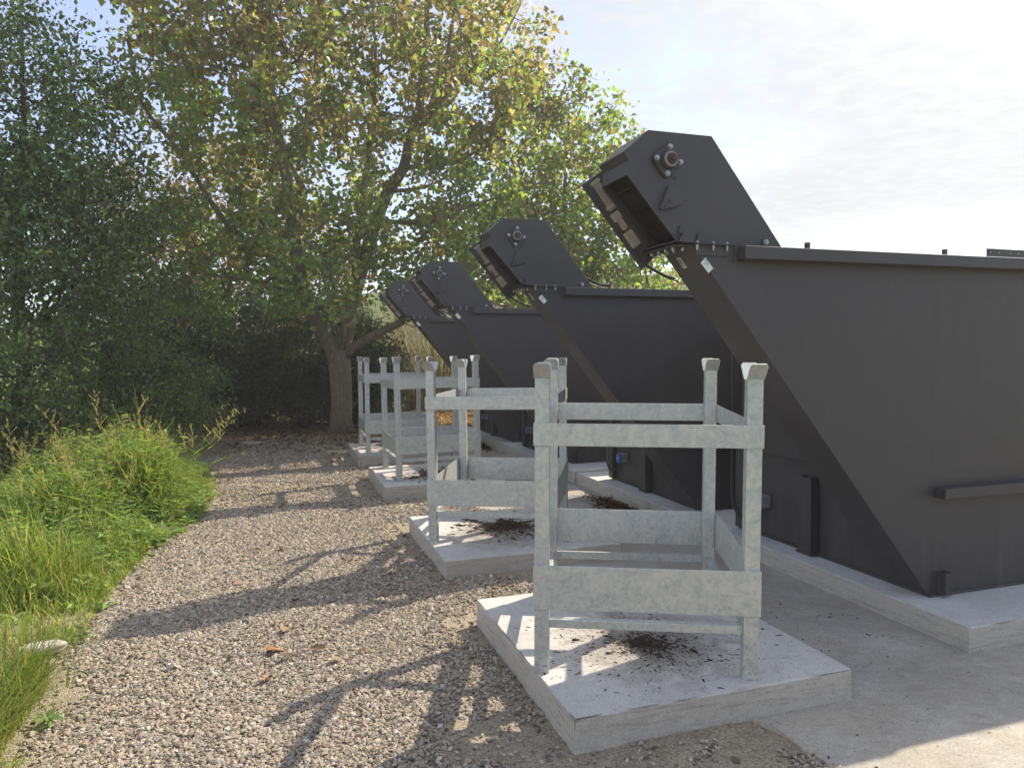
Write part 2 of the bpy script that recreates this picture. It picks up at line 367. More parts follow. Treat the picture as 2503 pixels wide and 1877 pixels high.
fa = np.stack([idx[:-1,:-1][q], idx[:-1,1:][q], idx[1:,1:][q], idx[1:,:-1][q]], 1)
me = arr_mesh('gravel_bed', vv, fa, 4); me.polygons.foreach_set('use_smooth', [True]*len(me.polygons))
tag(mesh_obj('gravel_path', me, SAND), kind='structure')

# concrete paving between the pads and the foundations
b = MB(); jag = random.Random(3)
left = [(-1.57+jag.uniform(-.035,.035), t) for t in np.arange(-5, 11.5, .12)]
poly = left+[(9,11.4),(9,-5)]
top = [W_(s,t,.016) for s,t in poly]; bot = [W_(s-.015 if i < len(left) else s,t,-.05) for i,(s,t) in enumerate(poly)]
n_ = len(poly); b.add(top+bot, [tuple(range(n_))[::-1]]+[(i,(i+1)%n_,(i+1)%n_+n_,i+n_) for i in range(n_)])
o = b.build('pavement', PAVE); tag(o, kind='structure')
bm = bmesh.new(); bm.from_mesh(o.data); bmesh.ops.recalc_face_normals(bm, faces=bm.faces); bm.to_mesh(o.data); bm.free()

def slab(name, m, size, chip, seed, cell=.035):
    """concrete block with slightly broken arrises; local origin at the near left bottom corner"""
    lx, ly, lz = size; ed = .005
    def axis(l, c, both=True):
        n = max(2, int((l-2*ed)/c)); return [0]+[ed+(l-2*ed)*i/n for i in range(n+1)]+[l]
    ax, ay = axis(lx, cell), axis(ly, cell); az = [-.03]+[ (lz-ed)*k/5 for k in range(6)]+[lz]
    nx, ny, nz = len(ax)-1, len(ay)-1, len(az)-1
    bm = bmesh.new(); key = {}
    def vert(i,j,k):
        if (i,j,k) in key: return key[(i,j,k)]
        p = Vector((ax[i], ay[j], az[k])); w = Vector((p.x+seed*7, p.y-seed*3, p.z))
        cor = (i in (0,nx))+(j in (0,ny))+(k == nz)
        ox = -1 if i==0 else (1 if i==nx else 0); oy = -1 if j==0 else (1 if j==ny else 0); oz = 1 if k==nz else 0
        if cor >= 2:
            big = max(0, mnoise.noise(w*2.6)-.26)*chip*2.4 + max(0, mnoise.noise(w*11)-.12)*.016
            rad = .0028+.0016*mnoise.noise(w*30)+big+((.034 if (i==0 and j==0 and chip > .025) else .012) if cor==3 else 0)
            p -= Vector((ox,oy,oz))*rad
        else:
            near = (i in (1,nx-1))+(j in (1,ny-1))+(k == nz-1)
            if cor and near:
                big = max(0, mnoise.noise(w*2.6)-.30)*chip*1.0
                p -= Vector((ox,oy,oz))*big*.5
        n1_ = mnoise.noise(w*5)*.0022+mnoise.noise(w*21)*.0012
        if k < nz:
            p += Vector((ox,oy,0))*(n1_*1.3+(.007*mnoise.noise(w*15) if k < 2 else 0))
        else: p.z += n1_*.5
        v = bm.verts.new(p); key[(i,j,k)] = v; return v
    for i in range(nx):
        for j in range(ny): bm.faces.new([vert(i,j,nz),vert(i+1,j,nz),vert(i+1,j+1,nz),vert(i,j+1,nz)])
    for i in range(nx):
        for k in range(nz):
            bm.faces.new([vert(i,0,k),vert(i+1,0,k),vert(i+1,0,k+1),vert(i,0,k+1)])
            bm.faces.new([vert(i+1,ny,k),vert(i,ny,k),vert(i,ny,k+1),vert(i+1,ny,k+1)])
    for j in range(ny):
        for k in range(nz):
            bm.faces.new([vert(0,j+1,k),vert(0,j,k),vert(0,j,k+1),vert(0,j+1,k+1)])
            bm.faces.new([vert(nx,j,k),vert(nx,j+1,k),vert(nx,j+1,k+1),vert(nx,j,k+1)])
    me = bpy.data.meshes.new(name); bm.to_mesh(me); bm.free()
    return mesh_obj(name, me, m)
def place(o, x, y, z=0, a=TH): o.location = (x,y,z); o.rotation_euler = (0,0,a); return o
o = slab('foundation_slab', CONC2, (6.2, 4.86, .14), .02, 2, .06); place(o, 2.2300, 3.4608)
tag(o, 'long pale concrete foundation under the two nearest black hoppers', 'foundation', 'concrete foundations under the hoppers')
p = W_(-.2, 4.49); o = slab('foundation_slab', CONC2, (6.2, 5.1, .15), .02, 5, .06); place(o, p[0], p[1])
tag(o, 'farther concrete foundation under the two farthest black hoppers', 'foundation', 'concrete foundations under the hoppers')

PADS = [(0.2214,2.6037,.1452,'nearest concrete pad, splashed with black mud beneath the front galvanised rack'),
        (-.4472,4.6844,.1322,'second concrete pad from the camera, with a brown mulch heap at its middle'),
        (-1.2948,7.2279,.1502,'third concrete pad from the camera, striped by rack shadows, littered with dark bark'),
        (-2.0561,9.5381,.1402,'farthest and smallest looking concrete pad, nearest to the tree trunk')]
for i,(x,y,z,l) in enumerate(PADS):
    o = slab('concrete_pad', CONC, (1.2817,1.3721,z), .03, 11+i, .03); place(o, x, y)
    tag(o, l, 'concrete pad', 'concrete pads under the racks')

# ------------------------------------------------------------------ racks
RW, RD, ZT = .9325, 1.0615, 1.2503
rsw = random.Random(4)
def make_rack():
    e = empty('post_rack')
    hx, hy = RW/2, RD/2; w = .062; k = .0055
    def B(*bx): 
        m = MB()
        for a_, b_ in bx: m.box(a_, b_)
        return m
    for sx in (-1,1):
        for sy in (-1,1):
            x0 = sx*hx-sx*k; y0 = sy*hy-sy*k; x1 = x0-sx*w; y1 = y0-sy*w
            xa, xb = sorted((x0,x1)); ya, yb = sorted((y0,y1))
            p = B(((xa,ya,0),(xb,yb,ZT))).build('post', GALV, e, .004)
            lean = .072; hgt = .066; th = .005; ch = .010
            for d in (-1,1):          # one plate leans forward, the other back
                m = MB(); yy = (ya+.004) if d < 0 else (yb-.004)
                xm = (xa+xb)/2; hw = w/2+.004
                pr = [(-hw,0),(hw,0),(hw,1-.16),(hw-ch,1),(-hw+ch,1),(-hw,1-.16)]
                vs = [(xm+px, yy+d*(lean*pz), ZT-.004+hgt*pz) for px,pz in pr]+[(xm+px, yy+d*(lean*pz)-d*th, ZT-.004+hgt*pz+th*.4) for px,pz in pr]
                f1 = (0,1,2,3,4,5); f2 = (11,10,9,8,7,6)
                if d > 0: f1, f2 = f1[::-1], f2[::-1]
                fs = [f1, f2]+[((i,(i+6),(i+1)%6+6,(i+1)%6) if d < 0 else ((i+1)%6,(i+1)%6+6,i+6,i)) for i in range(6)]
                m.add(vs, fs); m.build('cup_plate', GALV, p)
    def wrap(z0, z1, name):
        for sy in (-1,1):
            ya, yb = sorted((sy*hy, sy*hy-sy*k*.92)); B(((-hx,ya,z0),(hx,yb,z1))).build(name, GALV, e, .002)
        for sx in (-1,1):
            xa, xb = sorted((sx*(hx-.0008), sx*hx-sx*k*.92)); B(((xa,-hy+k+.0005,z0+.001),(xb,hy-k-.0005,z1-.001))).build(name, GALV, e, .002)
    wrap(.9703, 1.0645, 'upper_rail')
    for sy in (-1,1):
        ya, yb = sorted((sy*hy, sy*hy-sy*k*.92)); B(((-hx,ya,.2791),(hx,yb,.4667))).build('lower_panel', GALV, e, .002)
    for sx in (-1,1):                # side panels: thin sheet, slightly bowed with a soft S in the top edge
        m = MB(); N = 22; vs = []; 
        for i in range(N+1):
            y = -hy+k+.0005+(RD-2*k-.001)*i/N; f = i/N
            bow = .012*math.sin(math.pi*f); zt = .4657+.010*math.sin(2*math.pi*f+2.6)-.005
            for th in (0,-.004):
                x = sx*(hx-.001+bow*.5+th)
                vs += [(x,y,.2795),(x,y,zt)]
        fs = []
        for i in range(N):
            a = i*4; c = a+4
            fs += [(a,c,c+1,a+1),(a+3,c+3,c+2,a+2),(a+1,c+1,c+3,a+3),(a+2,c+2,c,a)]
        m.add(vs, fs); m.build('lower_panel', GALV, e)
    for sx in (-1,1):
        for z0, z1 in ((.9703,1.0645),(.2791,.4667)):
            for z_ in (z0-.0015, z1+.0015):
                MB().tube([(sx*(hx-.006),-hy+k*.7,z_),(sx*(hx-k-w*.5),-hy+k*.7+rsw.uniform(-.001,.001),z_+rsw.uniform(-.001,.001)),(sx*(hx-k-w),-hy+k*.7,z_)], .0028, 6).build('weld', GALV, e)
    ix, iy = hx-k-w, hy-k-w; s = .018
    for sy in (-1,1):
        yc = sy*(hy-k-w/2); B(((-ix,yc-s,.196),(ix,yc+s,.232))).build('stretcher', GALV, e, .002)
    for sx in (-1,1):
        xc = sx*(hx-k-w/2); B(((xc-s,-iy,.196),(xc+s,iy,.232))).build('stretcher', GALV, e, .002)
    return e
RACKS = [(.0785,2.9837,.1452,-5.4651,-.6073,.5192,'nearest galvanised steel post rack, standing over black mud splashes on the front pad'),
         (-.6177,5.1524,.1322,-9.2408,-.4434,-.4044,'second galvanised rack from the camera, with a mulch heap between its legs'),
         (-1.2244,7.5319,.1502,18.0302,.7,-.6,'third galvanised rack from the camera, on the pad with sunlit shadow stripes'),
         (-1.9781,9.6459,.1402,16.8988,-.5,-.19,'farthest galvanised rack, on the pad nearest the tree trunk')]
proto = make_rack()
for i,(x,y,z,a,tx,ty,l) in enumerate(RACKS):
    o = proto if i == 0 else copy_tree(proto)
    c, s = math.cos(R(a)), math.sin(R(a))
    o.location = (x+c*RW/2-s*RD/2, y+s*RW/2+c*RD/2, z-.001); o.rotation_euler = Euler((-R(tx), R(ty), R(a)), 'XYZ')
    tag(o, l, 'steel rack', 'galvanised racks on the concrete pads')

# ------------------------------------------------------------------ hoppers
LW = .27; BW = 1.69
def hexbolt(p, axis, r=.0085, h=.008):
    m = MB(); a = Vector(p); ax = Vector(axis)
    m.cyl(a, a+ax*.0025, r*1.35, 14); m.cyl(a+ax*.0025, a+ax*h, r, 6, r*.94); return m
def make_hopper(variant):
    e = empty('conveyor_hopper')
    tank = MB().box((0.0065,0,.155),(5.4,BW,1.9985)).build('tank', POWDER, e)
    MB().box((-.012,-.012,.139),(5.41,BW+.012,.155)).build('base_flange', POWDER, e, .002)
    leg = MB().prism([(.0065,.156),(-.012,.156),(-1.5,2.0015),(.0065,1.9975)], .0003, LW).build('inclined_casing', POWDER, e)
    # head
    h = MB(); th = .006
    prof = [(-1.5,2.0035),(-.985,2.0035),(-1.394,2.518),(-1.732,2.518),(-1.858,2.41),(-1.833,2.374),(-1.842,2.306),(-1.59,2.022)]
    h.prism(prof, .0035, .0095); h.prism(prof, LW-.004, LW+.002)
    def sh(p, q): h.strip(p, q, .0095, LW-.004, -th)
    h.strip((-.985,2.0035),(-1.394,2.518), .0095, LW-.004, th); h.strip((-1.394,2.518),(-1.732,2.518), .0095, LW-.004, th)
    h.strip((-1.732,2.518),(-1.858,2.41), .0095, LW-.004, th); h.strip((-1.858,2.41),(-1.833,2.374), .0095, LW-.004, th)
    h.strip((-1.833,2.374),(-1.842,2.306), .0095, LW-.004, th)
    head = h.build('discharge_head', POWDER, e, .0015)
    # sprocket drum and wear plate seen through the mouth
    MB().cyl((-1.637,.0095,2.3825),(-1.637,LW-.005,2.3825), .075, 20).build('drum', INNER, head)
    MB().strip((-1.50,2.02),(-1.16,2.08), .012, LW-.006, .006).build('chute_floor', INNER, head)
    MB().prism([(-1.548,2.052),(-1.05,2.012),(-1.39,2.505),(-1.722,2.505),(-1.835,2.405),(-1.812,2.362),(-1.812,2.330)], .0105, LW-.0045).build('mouth_shade_block', INNER, head)  # dark block added inside the head so the mouth reads as deep shade
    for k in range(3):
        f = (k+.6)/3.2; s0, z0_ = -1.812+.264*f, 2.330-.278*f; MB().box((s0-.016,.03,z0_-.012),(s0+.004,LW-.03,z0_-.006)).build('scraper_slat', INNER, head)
    # deflector under the mouth
    d = MB().prism([(-1.588,2.014),(-1.5,2.006),(-1.508,2.052),(-1.56,2.045)], .0040, .0105)
    d.prism([(-1.585,2.012),(-1.502,2.0085),(-1.506,2.046),(-1.528,2.058),(-1.560,2.050)], -.022, .003); d.prism([(-1.578,2.052),(-1.570,2.088),(-1.548,2.054)], -.006, .003); d.strip((-1.592,2.012),(-1.502,2.004), -.004, LW+.03, .006)
    d.build('deflector', POWDER, e)
    # bolted flange across the underside
    fl = MB().strip((-1.60,1.992),(-1.497,1.996), -.004, LW+.08, .005); flo = fl.build('under_flange', POWDER, e)
    for k in range(5):
        y = .03+k*.068; MB().cyl((-1.535-.006*(k%2),y,1.975),(-1.535-.006*(k%2),y,1.992), .0065, 8).build('bolt', ZINC, flo)
        MB().cyl((-1.575,y+.02,1.978),(-1.575,y+.02,1.992), .0065, 8).build('bolt', ZINC, flo)
    # side flange with three bolts
    b = MB().prism([(-1.485,2.006),(-1.315,2.006),(-1.311,2.0495),(-1.470,2.051)], -.010, .0025)
    b.prism([(-1.482,1.953),(-1.313,1.951),(-1.313,2.0),(-1.482,2.0)], -.010, .0015)
    b.box((-1.502,-.034,2.0005),(-1.282,.0,2.0035)); b.box((-1.502,-.033,2.0045),(-1.282,0,2.0075))
    fo = b.build('side_flange', POWDER, e, .001)
    for s in (-1.486,-1.398,-1.322):
        m = MB().cyl((s,-.02,1.975),(s,-.02,2.018), .0045, 8); m.cyl((s,-.02,2.0075),(s,-.02,2.015), .0075, 6); m.cyl((s,-.02,1.988),(s,-.02,2.0), .0075, 6)
        m.build('bolt', ZINC, fo)
    # bearing
    c = Vector((-1.637,-.0,2.3825)); bc = [(-1.63,2.444),(-1.576,2.377),(-1.644,2.321),(-1.698,2.388)]
    hull = []
    for i,(s,z) in enumerate(bc):
        dv = Vector((s-c.x, 0, z-c.z)); a0 = math.atan2(dv.z, dv.x)
        for da in (.75,.25,-.25,-.75): hull.append((s+.019*math.cos(a0+da), z+.019*math.sin(a0+da)))
    bm_ = MB().prism(hull, -.018, .003); br = bm_.build('bearing', CAST, e, .004)
    MB().cyl((c.x,-.018,c.z),(c.x,-.042,c.z), .045, 24, .040).build('housing', CAST, br)
    m = MB(); 
    for k in range(24):
        pass
    m.cyl((c.x,-.042,c.z),(c.x,-.047,c.z), .036, 24, .034); m.build('seal_ring', GREYP, br)
    cm = {0:REDC,1:RUSTC}.get(variant, CAST)
    m = MB().cyl((c.x,-.047,c.z),(c.x,-.060,c.z), .026, 20, .023); m.cyl((c.x,-.060,c.z),(c.x,-.068,c.z), .012, 6); m.build('cap', cm, br)
    for s,z in bc: hexbolt((s,-.018,z), (0,-1,0), .0095, .012).build('bolt', ZINC, br)
    # triangular bracket plate
    tri = [(-1.632,2.275),(-1.553,2.182),(-1.681,2.152)]
    pts = []
    for i in range(3):
        p0 = Vector((*tri[i],0)); pa = Vector((*tri[i-1],0)); pb = Vector((*tri[(i+1)%3],0))
        da = (pa-p0).normalized(); db = (pb-p0).normalized()
        for f in (0,.25,.5,.75,1): 
            q1 = p0+da*.016; q2 = p0+db*.016; q = q1*(1-f)**2+p0*2*f*(1-f)+q2*f*f; pts.append((q.x,q.y))
    tp = MB().prism(pts, -.016, .003).build('triangular_plate', POWDER, e, .003)
    MB().cyl((-1.634,-.0185,2.196),(-1.634,-.0162,2.196), .006, 10).build('slot', DARK, tp)
    m = MB(); m.prism([(-1.664,2.168),(-1.659,2.163),(-1.644,2.184),(-1.649,2.188)], -.0185, -.0162); m.build('slot', DARK, tp)
    MB().cyl((-1.593,-.0005,2.307),(-1.593,.003,2.307), .006, 10).build('bolt_hole', DARK, e)
    hexbolt((-1.083,.0025,2.030), (0,-1,0), .0105, .010).build('pivot_bolt', ZINC, e)
    MB().box((-1.110,-.001,2.012),(-1.105,.003,2.042)).build('slot', DARK, e)
    # rim beam, mid beam
    rim = MB().box((-1.251,-.070,1.936),(5.4,-.0005,1.9975)).build('rim_beam', POWDER, e, .004)
    MB().box((-1.268,-.004,1.925),(-1.2515,.001,2.0015)).build('rim_end_plate', POWDER, e)
    m = MB().box((.285,-.071,1.9985),(.80,-.066,2.040)); pl = m.build('top_plate', POWDER, e)
    for s in (.31,.372,.455,.515,.60,.68): MB().cyl((s,-.0725,2.020),(s,-.0715,2.020), .004, 8).build('screw', ZINC, pl)
    for s in (-.872,.019): MB().box((s-.009,-.05,1.9985),(s+.009,-.03,2.030)).build('lug', POWDER, e)
    MB().box((.024,-.070,.688),(5.4,-.0005,.746)).build('side_beam', POWDER, e, .004)
    # forklift bracket at the foot
    m = MB(); m.box((.046,-.050,.156),(.051,-.0005,.279)); m.box((.1,-.050,.156),(.105,-.0005,.279)); m.box((.0512,-.055,.156),(.0998,-.050,.279))
    fk = m.build('foot_bracket', POWDER, e, .002)
    for z in (.20,.255): MB().cyl((.085,-.0562,z),(.085,-.0548,z), .005, 10).build('bolt_hole', DARK, fk)
    # end wall details
    MB().box((-.016,.30,.735),(-.0005,1.60,.742)).build('ledge', POWDER, e)
    m = MB(); m.box((-.060,.853,.156),(-.0005,.866,.66)); m.box((-.060,.957,.156),(-.0005,.970,.66)); m.box((-.066,.853,.156),(-.060,.970,.66)); m.box((-.075,.84,.145),(-.013,.985,.1545))
    m.build('end_post', POWDER, e, .002)
    m = MB(); m.box((-.045,1.60,.156),(-.0005,1.612,1.0)); m.box((-.045,1.678,.156),(-.0005,1.69,1.0)); m.box((-.05,1.6,.156),(-.045,1.69,1.0)); m.build('corner_post', POWDER, e, .002)
    sb = MB().box((-.075,1.335,.362),(-.0005,1.42,.448)).build('socket_box', GREYP, e, .004)
    MB().box((-.098,1.337,.364),(-.0755,1.418,.446)).build('socket_cover', BLUE, sb, .004)
    MB().box((-.0992,1.372,.398),(-.098,1.384,.414)).build('symbol', WHITE, sb)
    pts = []
    for (s,t,z) in [(-.03,1.76,1.96),(-.03,1.765,1.4),(-.03,1.76,.9),(-.035,1.755,.62),(-.05,1.74,.47),(-.07,1.69,.34),(-.08,1.62,.265),(-.08,1.54,.25),(-.07,1.46,.285),(-.055,1.40,.33),(-.05,1.385,.364)]:
        pts.append((s,t,z))
    P = []
    for i in range(len(pts)-1):
        p0, p1, p2, p3 = [Vector(pts[max(0,min(len(pts)-1,j))]) for j in (i-1,i,i+1,i+2)]
        for k in range(5):
            u = k/5; P.append(.5*((2*p1)+(-p0+p2)*u+(2*p0-5*p1+4*p2-p3)*u*u+(-p0+3*p1-3*p2+p3)*u**3))
    P.append(Vector(pts[-1])); MB().tube(P, .011, 8).build('supply_cable', DARK, e, smooth=True)
    # labels
    def quad3(c4, name, m, parent, off=-.0030, th=.0012):
        return MB().prism(c4, off-th, off).build(name, m, parent)
    w4 = [Vector((-1.429,1.943)),Vector((-1.385,1.894)),Vector((-1.411,1.87)),Vector((-1.455,1.917))]
    lab = quad3([tuple(x) for x in w4], 'warning_label', WHITE, e, -.0004, .0014)
    o_, ux, uy = w4[3], (w4[2]-w4[3]), (w4[0]-w4[3])     # length direction, width direction
    def L2(u,v_): q = o_+ux*u+uy*v_; return (q.x,q.y)
    mk = MB()
    def line(a_, b_, w=.018, y=-.0019): 
        a2, b2 = Vector(L2(*a_)), Vector(L2(*b_)); mk.strip(tuple(a2), tuple(b2), y-.0006, y, w*.07)
    for a_, b_ in (((.06,.08),(.94,.08)),((.94,.08),(.94,.92)),((.94,.92),(.06,.92)),((.06,.92),(.06,.08))): line(a_,b_,.012)
    for a_, b_ in (((.20,.30),(.20,.85)),((.20,.85),(.52,.60)),((.52,.60),(.20,.30))): line(a_,b_,.03)
    for a_, b_ in (((.28,.57),(.38,.57)),): line(a_,b_,.05)
    mk.build('warning_symbol', INK, lab)
    mk = MB()
    for k in range(4): line((.60+.07*k,.22),(.60+.07*k,.80-.1*(k%2)),.012)
    mk.build('small_print', GREYINK, lab)
    # nameplate on the sloping underside
    sl = Vector((-1.488,0,1.8455)).normalized()          # along the slope, upwards
    nr = Vector((-1.8455,0,-1.488)).normalized()         # outward
    def on(slz, t, off): 
        k = (slz-.156)/1.8455; return Vector((-.012-1.488*k,t,slz))+nr*off
    def plate_on(name, z0, z1, t0, t1, off, m, parent):
        vs = [on(z0,t0,off),on(z0,t1,off),on(z1,t1,off),on(z1,t0,off)]; vs += [v+nr*.0012 for v in vs]
        return MB().add(vs,[(0,1,2,3),(7,6,5,4),(0,4,5,1),(1,5,6,2),(2,6,7,3),(3,7,4,0)]).build(name, m, parent)
    npl = plate_on('nameplate', 1.913, 1.964, .155, .192, .001, PLATE, e)
    rr_ = random.Random(5)
    for k in range(4):
        z = 1.954-.007*k; t0_ = .162+rr_.uniform(0,.006); plate_on('engraving', z-.002, z+.0015, t0_, t0_+.012+rr_.uniform(0,.008), .0025, INK, npl)
    # drive cover on the far side with the lamp and its cable
    cv = [(-1.93,2.314),(-1.603,1.918),(-1.515,1.990),(-1.60,2.12),(-1.813,2.397)]
    m = MB().prism(cv, .306, .312); m.strip((-1.93,2.314),(-1.813,2.397), .312, .40, .005)
    gm = m.build('drive_cover', POWDER, e)
    for f in (.25,.7):
        p_ = Vector((-1.93,.35,2.314)).lerp(Vector((-1.813,.35,2.397)), f); nn = Vector((-.58,0,.815))
        MB().cyl(p_+nn*.002, p_+nn*.014, .007, 8).build('bolt', ZINC, gm)
    def bar(name, a_, b_, w, t0_, t1_, m, parent, bev=.003):
        a2, b2 = np.array(a_), np.array(b_); d_ = (b2-a2)/np.hypot(*(b2-a2)); n2_ = np.array([-d_[1], d_[0]])*w/2
        return MB().prism([tuple(a2-n2_),tuple(b2-n2_),tuple(b2+n2_),tuple(a2+n2_)], t0_, t1_).build(name, m, parent, bev)
    lamp = bar('strip_lamp', (-1.867,2.337),(-1.768,2.206), .040, .288, .3055, LENS, gm)
    bar('lamp_clip', (-1.872,2.343),(-1.862,2.330), .052, .286, .3056, BEIGE, lamp, .001); bar('lamp_clip', (-1.786,2.229),(-1.776,2.216), .052, .286, .3056, BEIGE, lamp, .001)
    for k in (-.016,-.008,0,.008,.016):
        n2_ = np.array([.797,.603])*k; bar('lamp_rib', tuple(np.array((-1.855,2.321))+n2_), tuple(np.array((-1.79,2.235))+n2_), .0025, .2862, .2882, BEIGE, lamp, 0)
    pg = bar('plug', (-1.768,2.190),(-1.740,2.155), .042, .278, .3052, BEIGE, gm); bar('plug_neck', (-1.738,2.158),(-1.70,2.112), .026, .280, .3048, BEIGE, pg)
    bar('junction_box', (-1.695,2.100),(-1.640,2.032), .044, .276, .3050, BEIGE, gm)
    if variant in (0,1,2,3):
        cps = [(-1.655,.30,2.03),(-1.63,.31,1.985),(-1.585,.315,1.945),(-1.53,.31,1.915),(-1.47,.30,1.885),(-1.42,.285,1.868)]
        P = []; rr2 = []
        for i in range(len(cps)-1):
            a_, b_ = Vector(cps[i]), Vector(cps[i+1])
            for k in range(10): P.append(a_.lerp(b_, k/10)); rr2.append(.0095 if k%2 else .0072)
        MB().tube(P, rr2, 8).build('corrugated_hose', DARK, e)
    if variant == 0:
        MB().prism([(-1.128,2.183),(-1.075,2.201),(-1.098,2.150)], .08, .086).build('fin', POWDER, e)
    else:
        P = []; rr2 = []
        for k in range(41):
            u = k/40; s = -1.13+.36*u; z = 2.19-.17*u-.05*math.sin(math.pi*u)*1.0+.02*u
            P.append(Vector((s,.12+.02*math.sin(9*u),z))); rr2.append(.013 if k%2 else .009)
        MB().tube(P, rr2, 8).build('corrugated_hose', DARK, e)
        P = [Vector((-1.10+.42*k/20,.19,2.165-.14*(k/20)-.055*math.sin(math.pi*k/20))) for k in range(21)]
        MB().tube(P, .006, 6).build('supply_cable', DARK, e)
    return e
HOP = [(2.2846,3.9001,0,18.1209,'nearest and largest looking black steel conveyor hopper, with a red bearing cap on its head'),
       (1.5955,6.0619,.0037,17.9008,'second black steel conveyor hopper from the camera, brown bearing cap on its head'),
       (.7341,8.6772,.0111,19.1076,'third black steel conveyor hopper from the camera, its head overlapping the farthest one'),
       (.0137,10.8031,.0112,18.0518,'farthest and smallest looking black steel conveyor hopper, close to the tree')]
hs = []
for i,(x,y,z,a,l) in enumerate(HOP):
    o = make_hopper(i) if i < 3 else copy_tree(hs[2])
    hs.append(o); o.location = (x,y,z+.0015); o.rotation_euler = (0,0,R(a))
    tag(o, l, 'conveyor hopper', 'black conveyor hoppers in a row')

# ------------------------------------------------------------------ foliage
def leaves_mesh(name, pos, tip, nrm, ln, wd, colr, fold=.18, mid=.36):
    tip = tip/np.linalg.norm(tip, axis=1, keepdims=True)
    nrm = nrm-tip*(nrm*tip).sum(1, keepdims=True); nrm /= np.linalg.norm(nrm, axis=1, keepdims=True)+1e-9
    sd_ = np.cross(tip, nrm); ln = ln[:,None]; wd = wd[:,None]
    a = pos; l = pos+tip*ln*mid-sd_*wd/2+nrm*wd*fold; t_ = pos+tip*ln-nrm*ln*.08; r = pos+tip*ln*mid+sd_*wd/2+nrm*wd*fold
    v = np.stack([a,l,t_,r],1).reshape(-1,3); k = np.arange(len(pos))*4
    f = np.concatenate([np.stack([k,k+2,k+1],1), np.stack([k,k+3,k+2],1)])
    return arr_mesh(name, v, f, 3, np.repeat(colr, 4, 0))
def rdir(n): v = rng.normal(size=(n,3)); return v/np.linalg.norm(v,axis=1,keepdims=True)
def palette(n, cols, w, var=.18):
    c = np.array(cols)[rng.choice(len(cols), n, p=np.array(w)/sum(w))]
    return np.clip(c*(1+rng.normal(0,var,(n,1)))*(1+rng.normal(0,.06,(n,3))), .004, .9)
def frusta(A, B, ra, rb, n=5):
    """one mesh of tapered twig segments"""
    A, B = np.asarray(A), np.asarray(B); d = B-A; L = np.linalg.norm(d,axis=1,keepdims=True)+1e-9; d = d/L
    ref = np.where(np.abs(d[:,2:3])<.9, np.array([[0,0,1.]]), np.array([[1.,0,0]])); u = np.cross(d, ref); u /= np.linalg.norm(u,axis=1,keepdims=True); w = np.cross(d,u)
    V_ = []
    for P_, r_ in ((A,ra),(B,rb)):
        for k in range(n):
            an = 2*np.pi*k/n; V_.append(P_+(u*np.cos(an)+w*np.sin(an))*np.asarray(r_)[:,None])
    V_ = np.stack(V_,1).reshape(-1,3); b0 = np.arange(len(A))[:,None]*2*n
    f = np.concatenate([np.concatenate([b0+k, b0+(k+1)%n, b0+n+(k+1)%n, b0+n+k],1) for k in range(n)])
    return V_, f
def resample(pts, step=.22):
    pts = [np.array(p, float) for p in pts]; out_ = []
    for i in range(len(pts)-1):
        p0,p1,p2,p3 = pts[max(i-1,0)],pts[i],pts[i+1],pts[min(i+2,len(pts)-1)]
        n = max(1,int(np.linalg.norm(p2-p1)/step))
        for k in range(n):
            u = k/n; out_.append(.5*((2*p1)+(-p0+p2)*u+(2*p0-5*p1+4*p2-p3)*u*u+(-p0+3*p1-3*p2+p3)*u**3))
    out_.append(pts[-1]); return out_
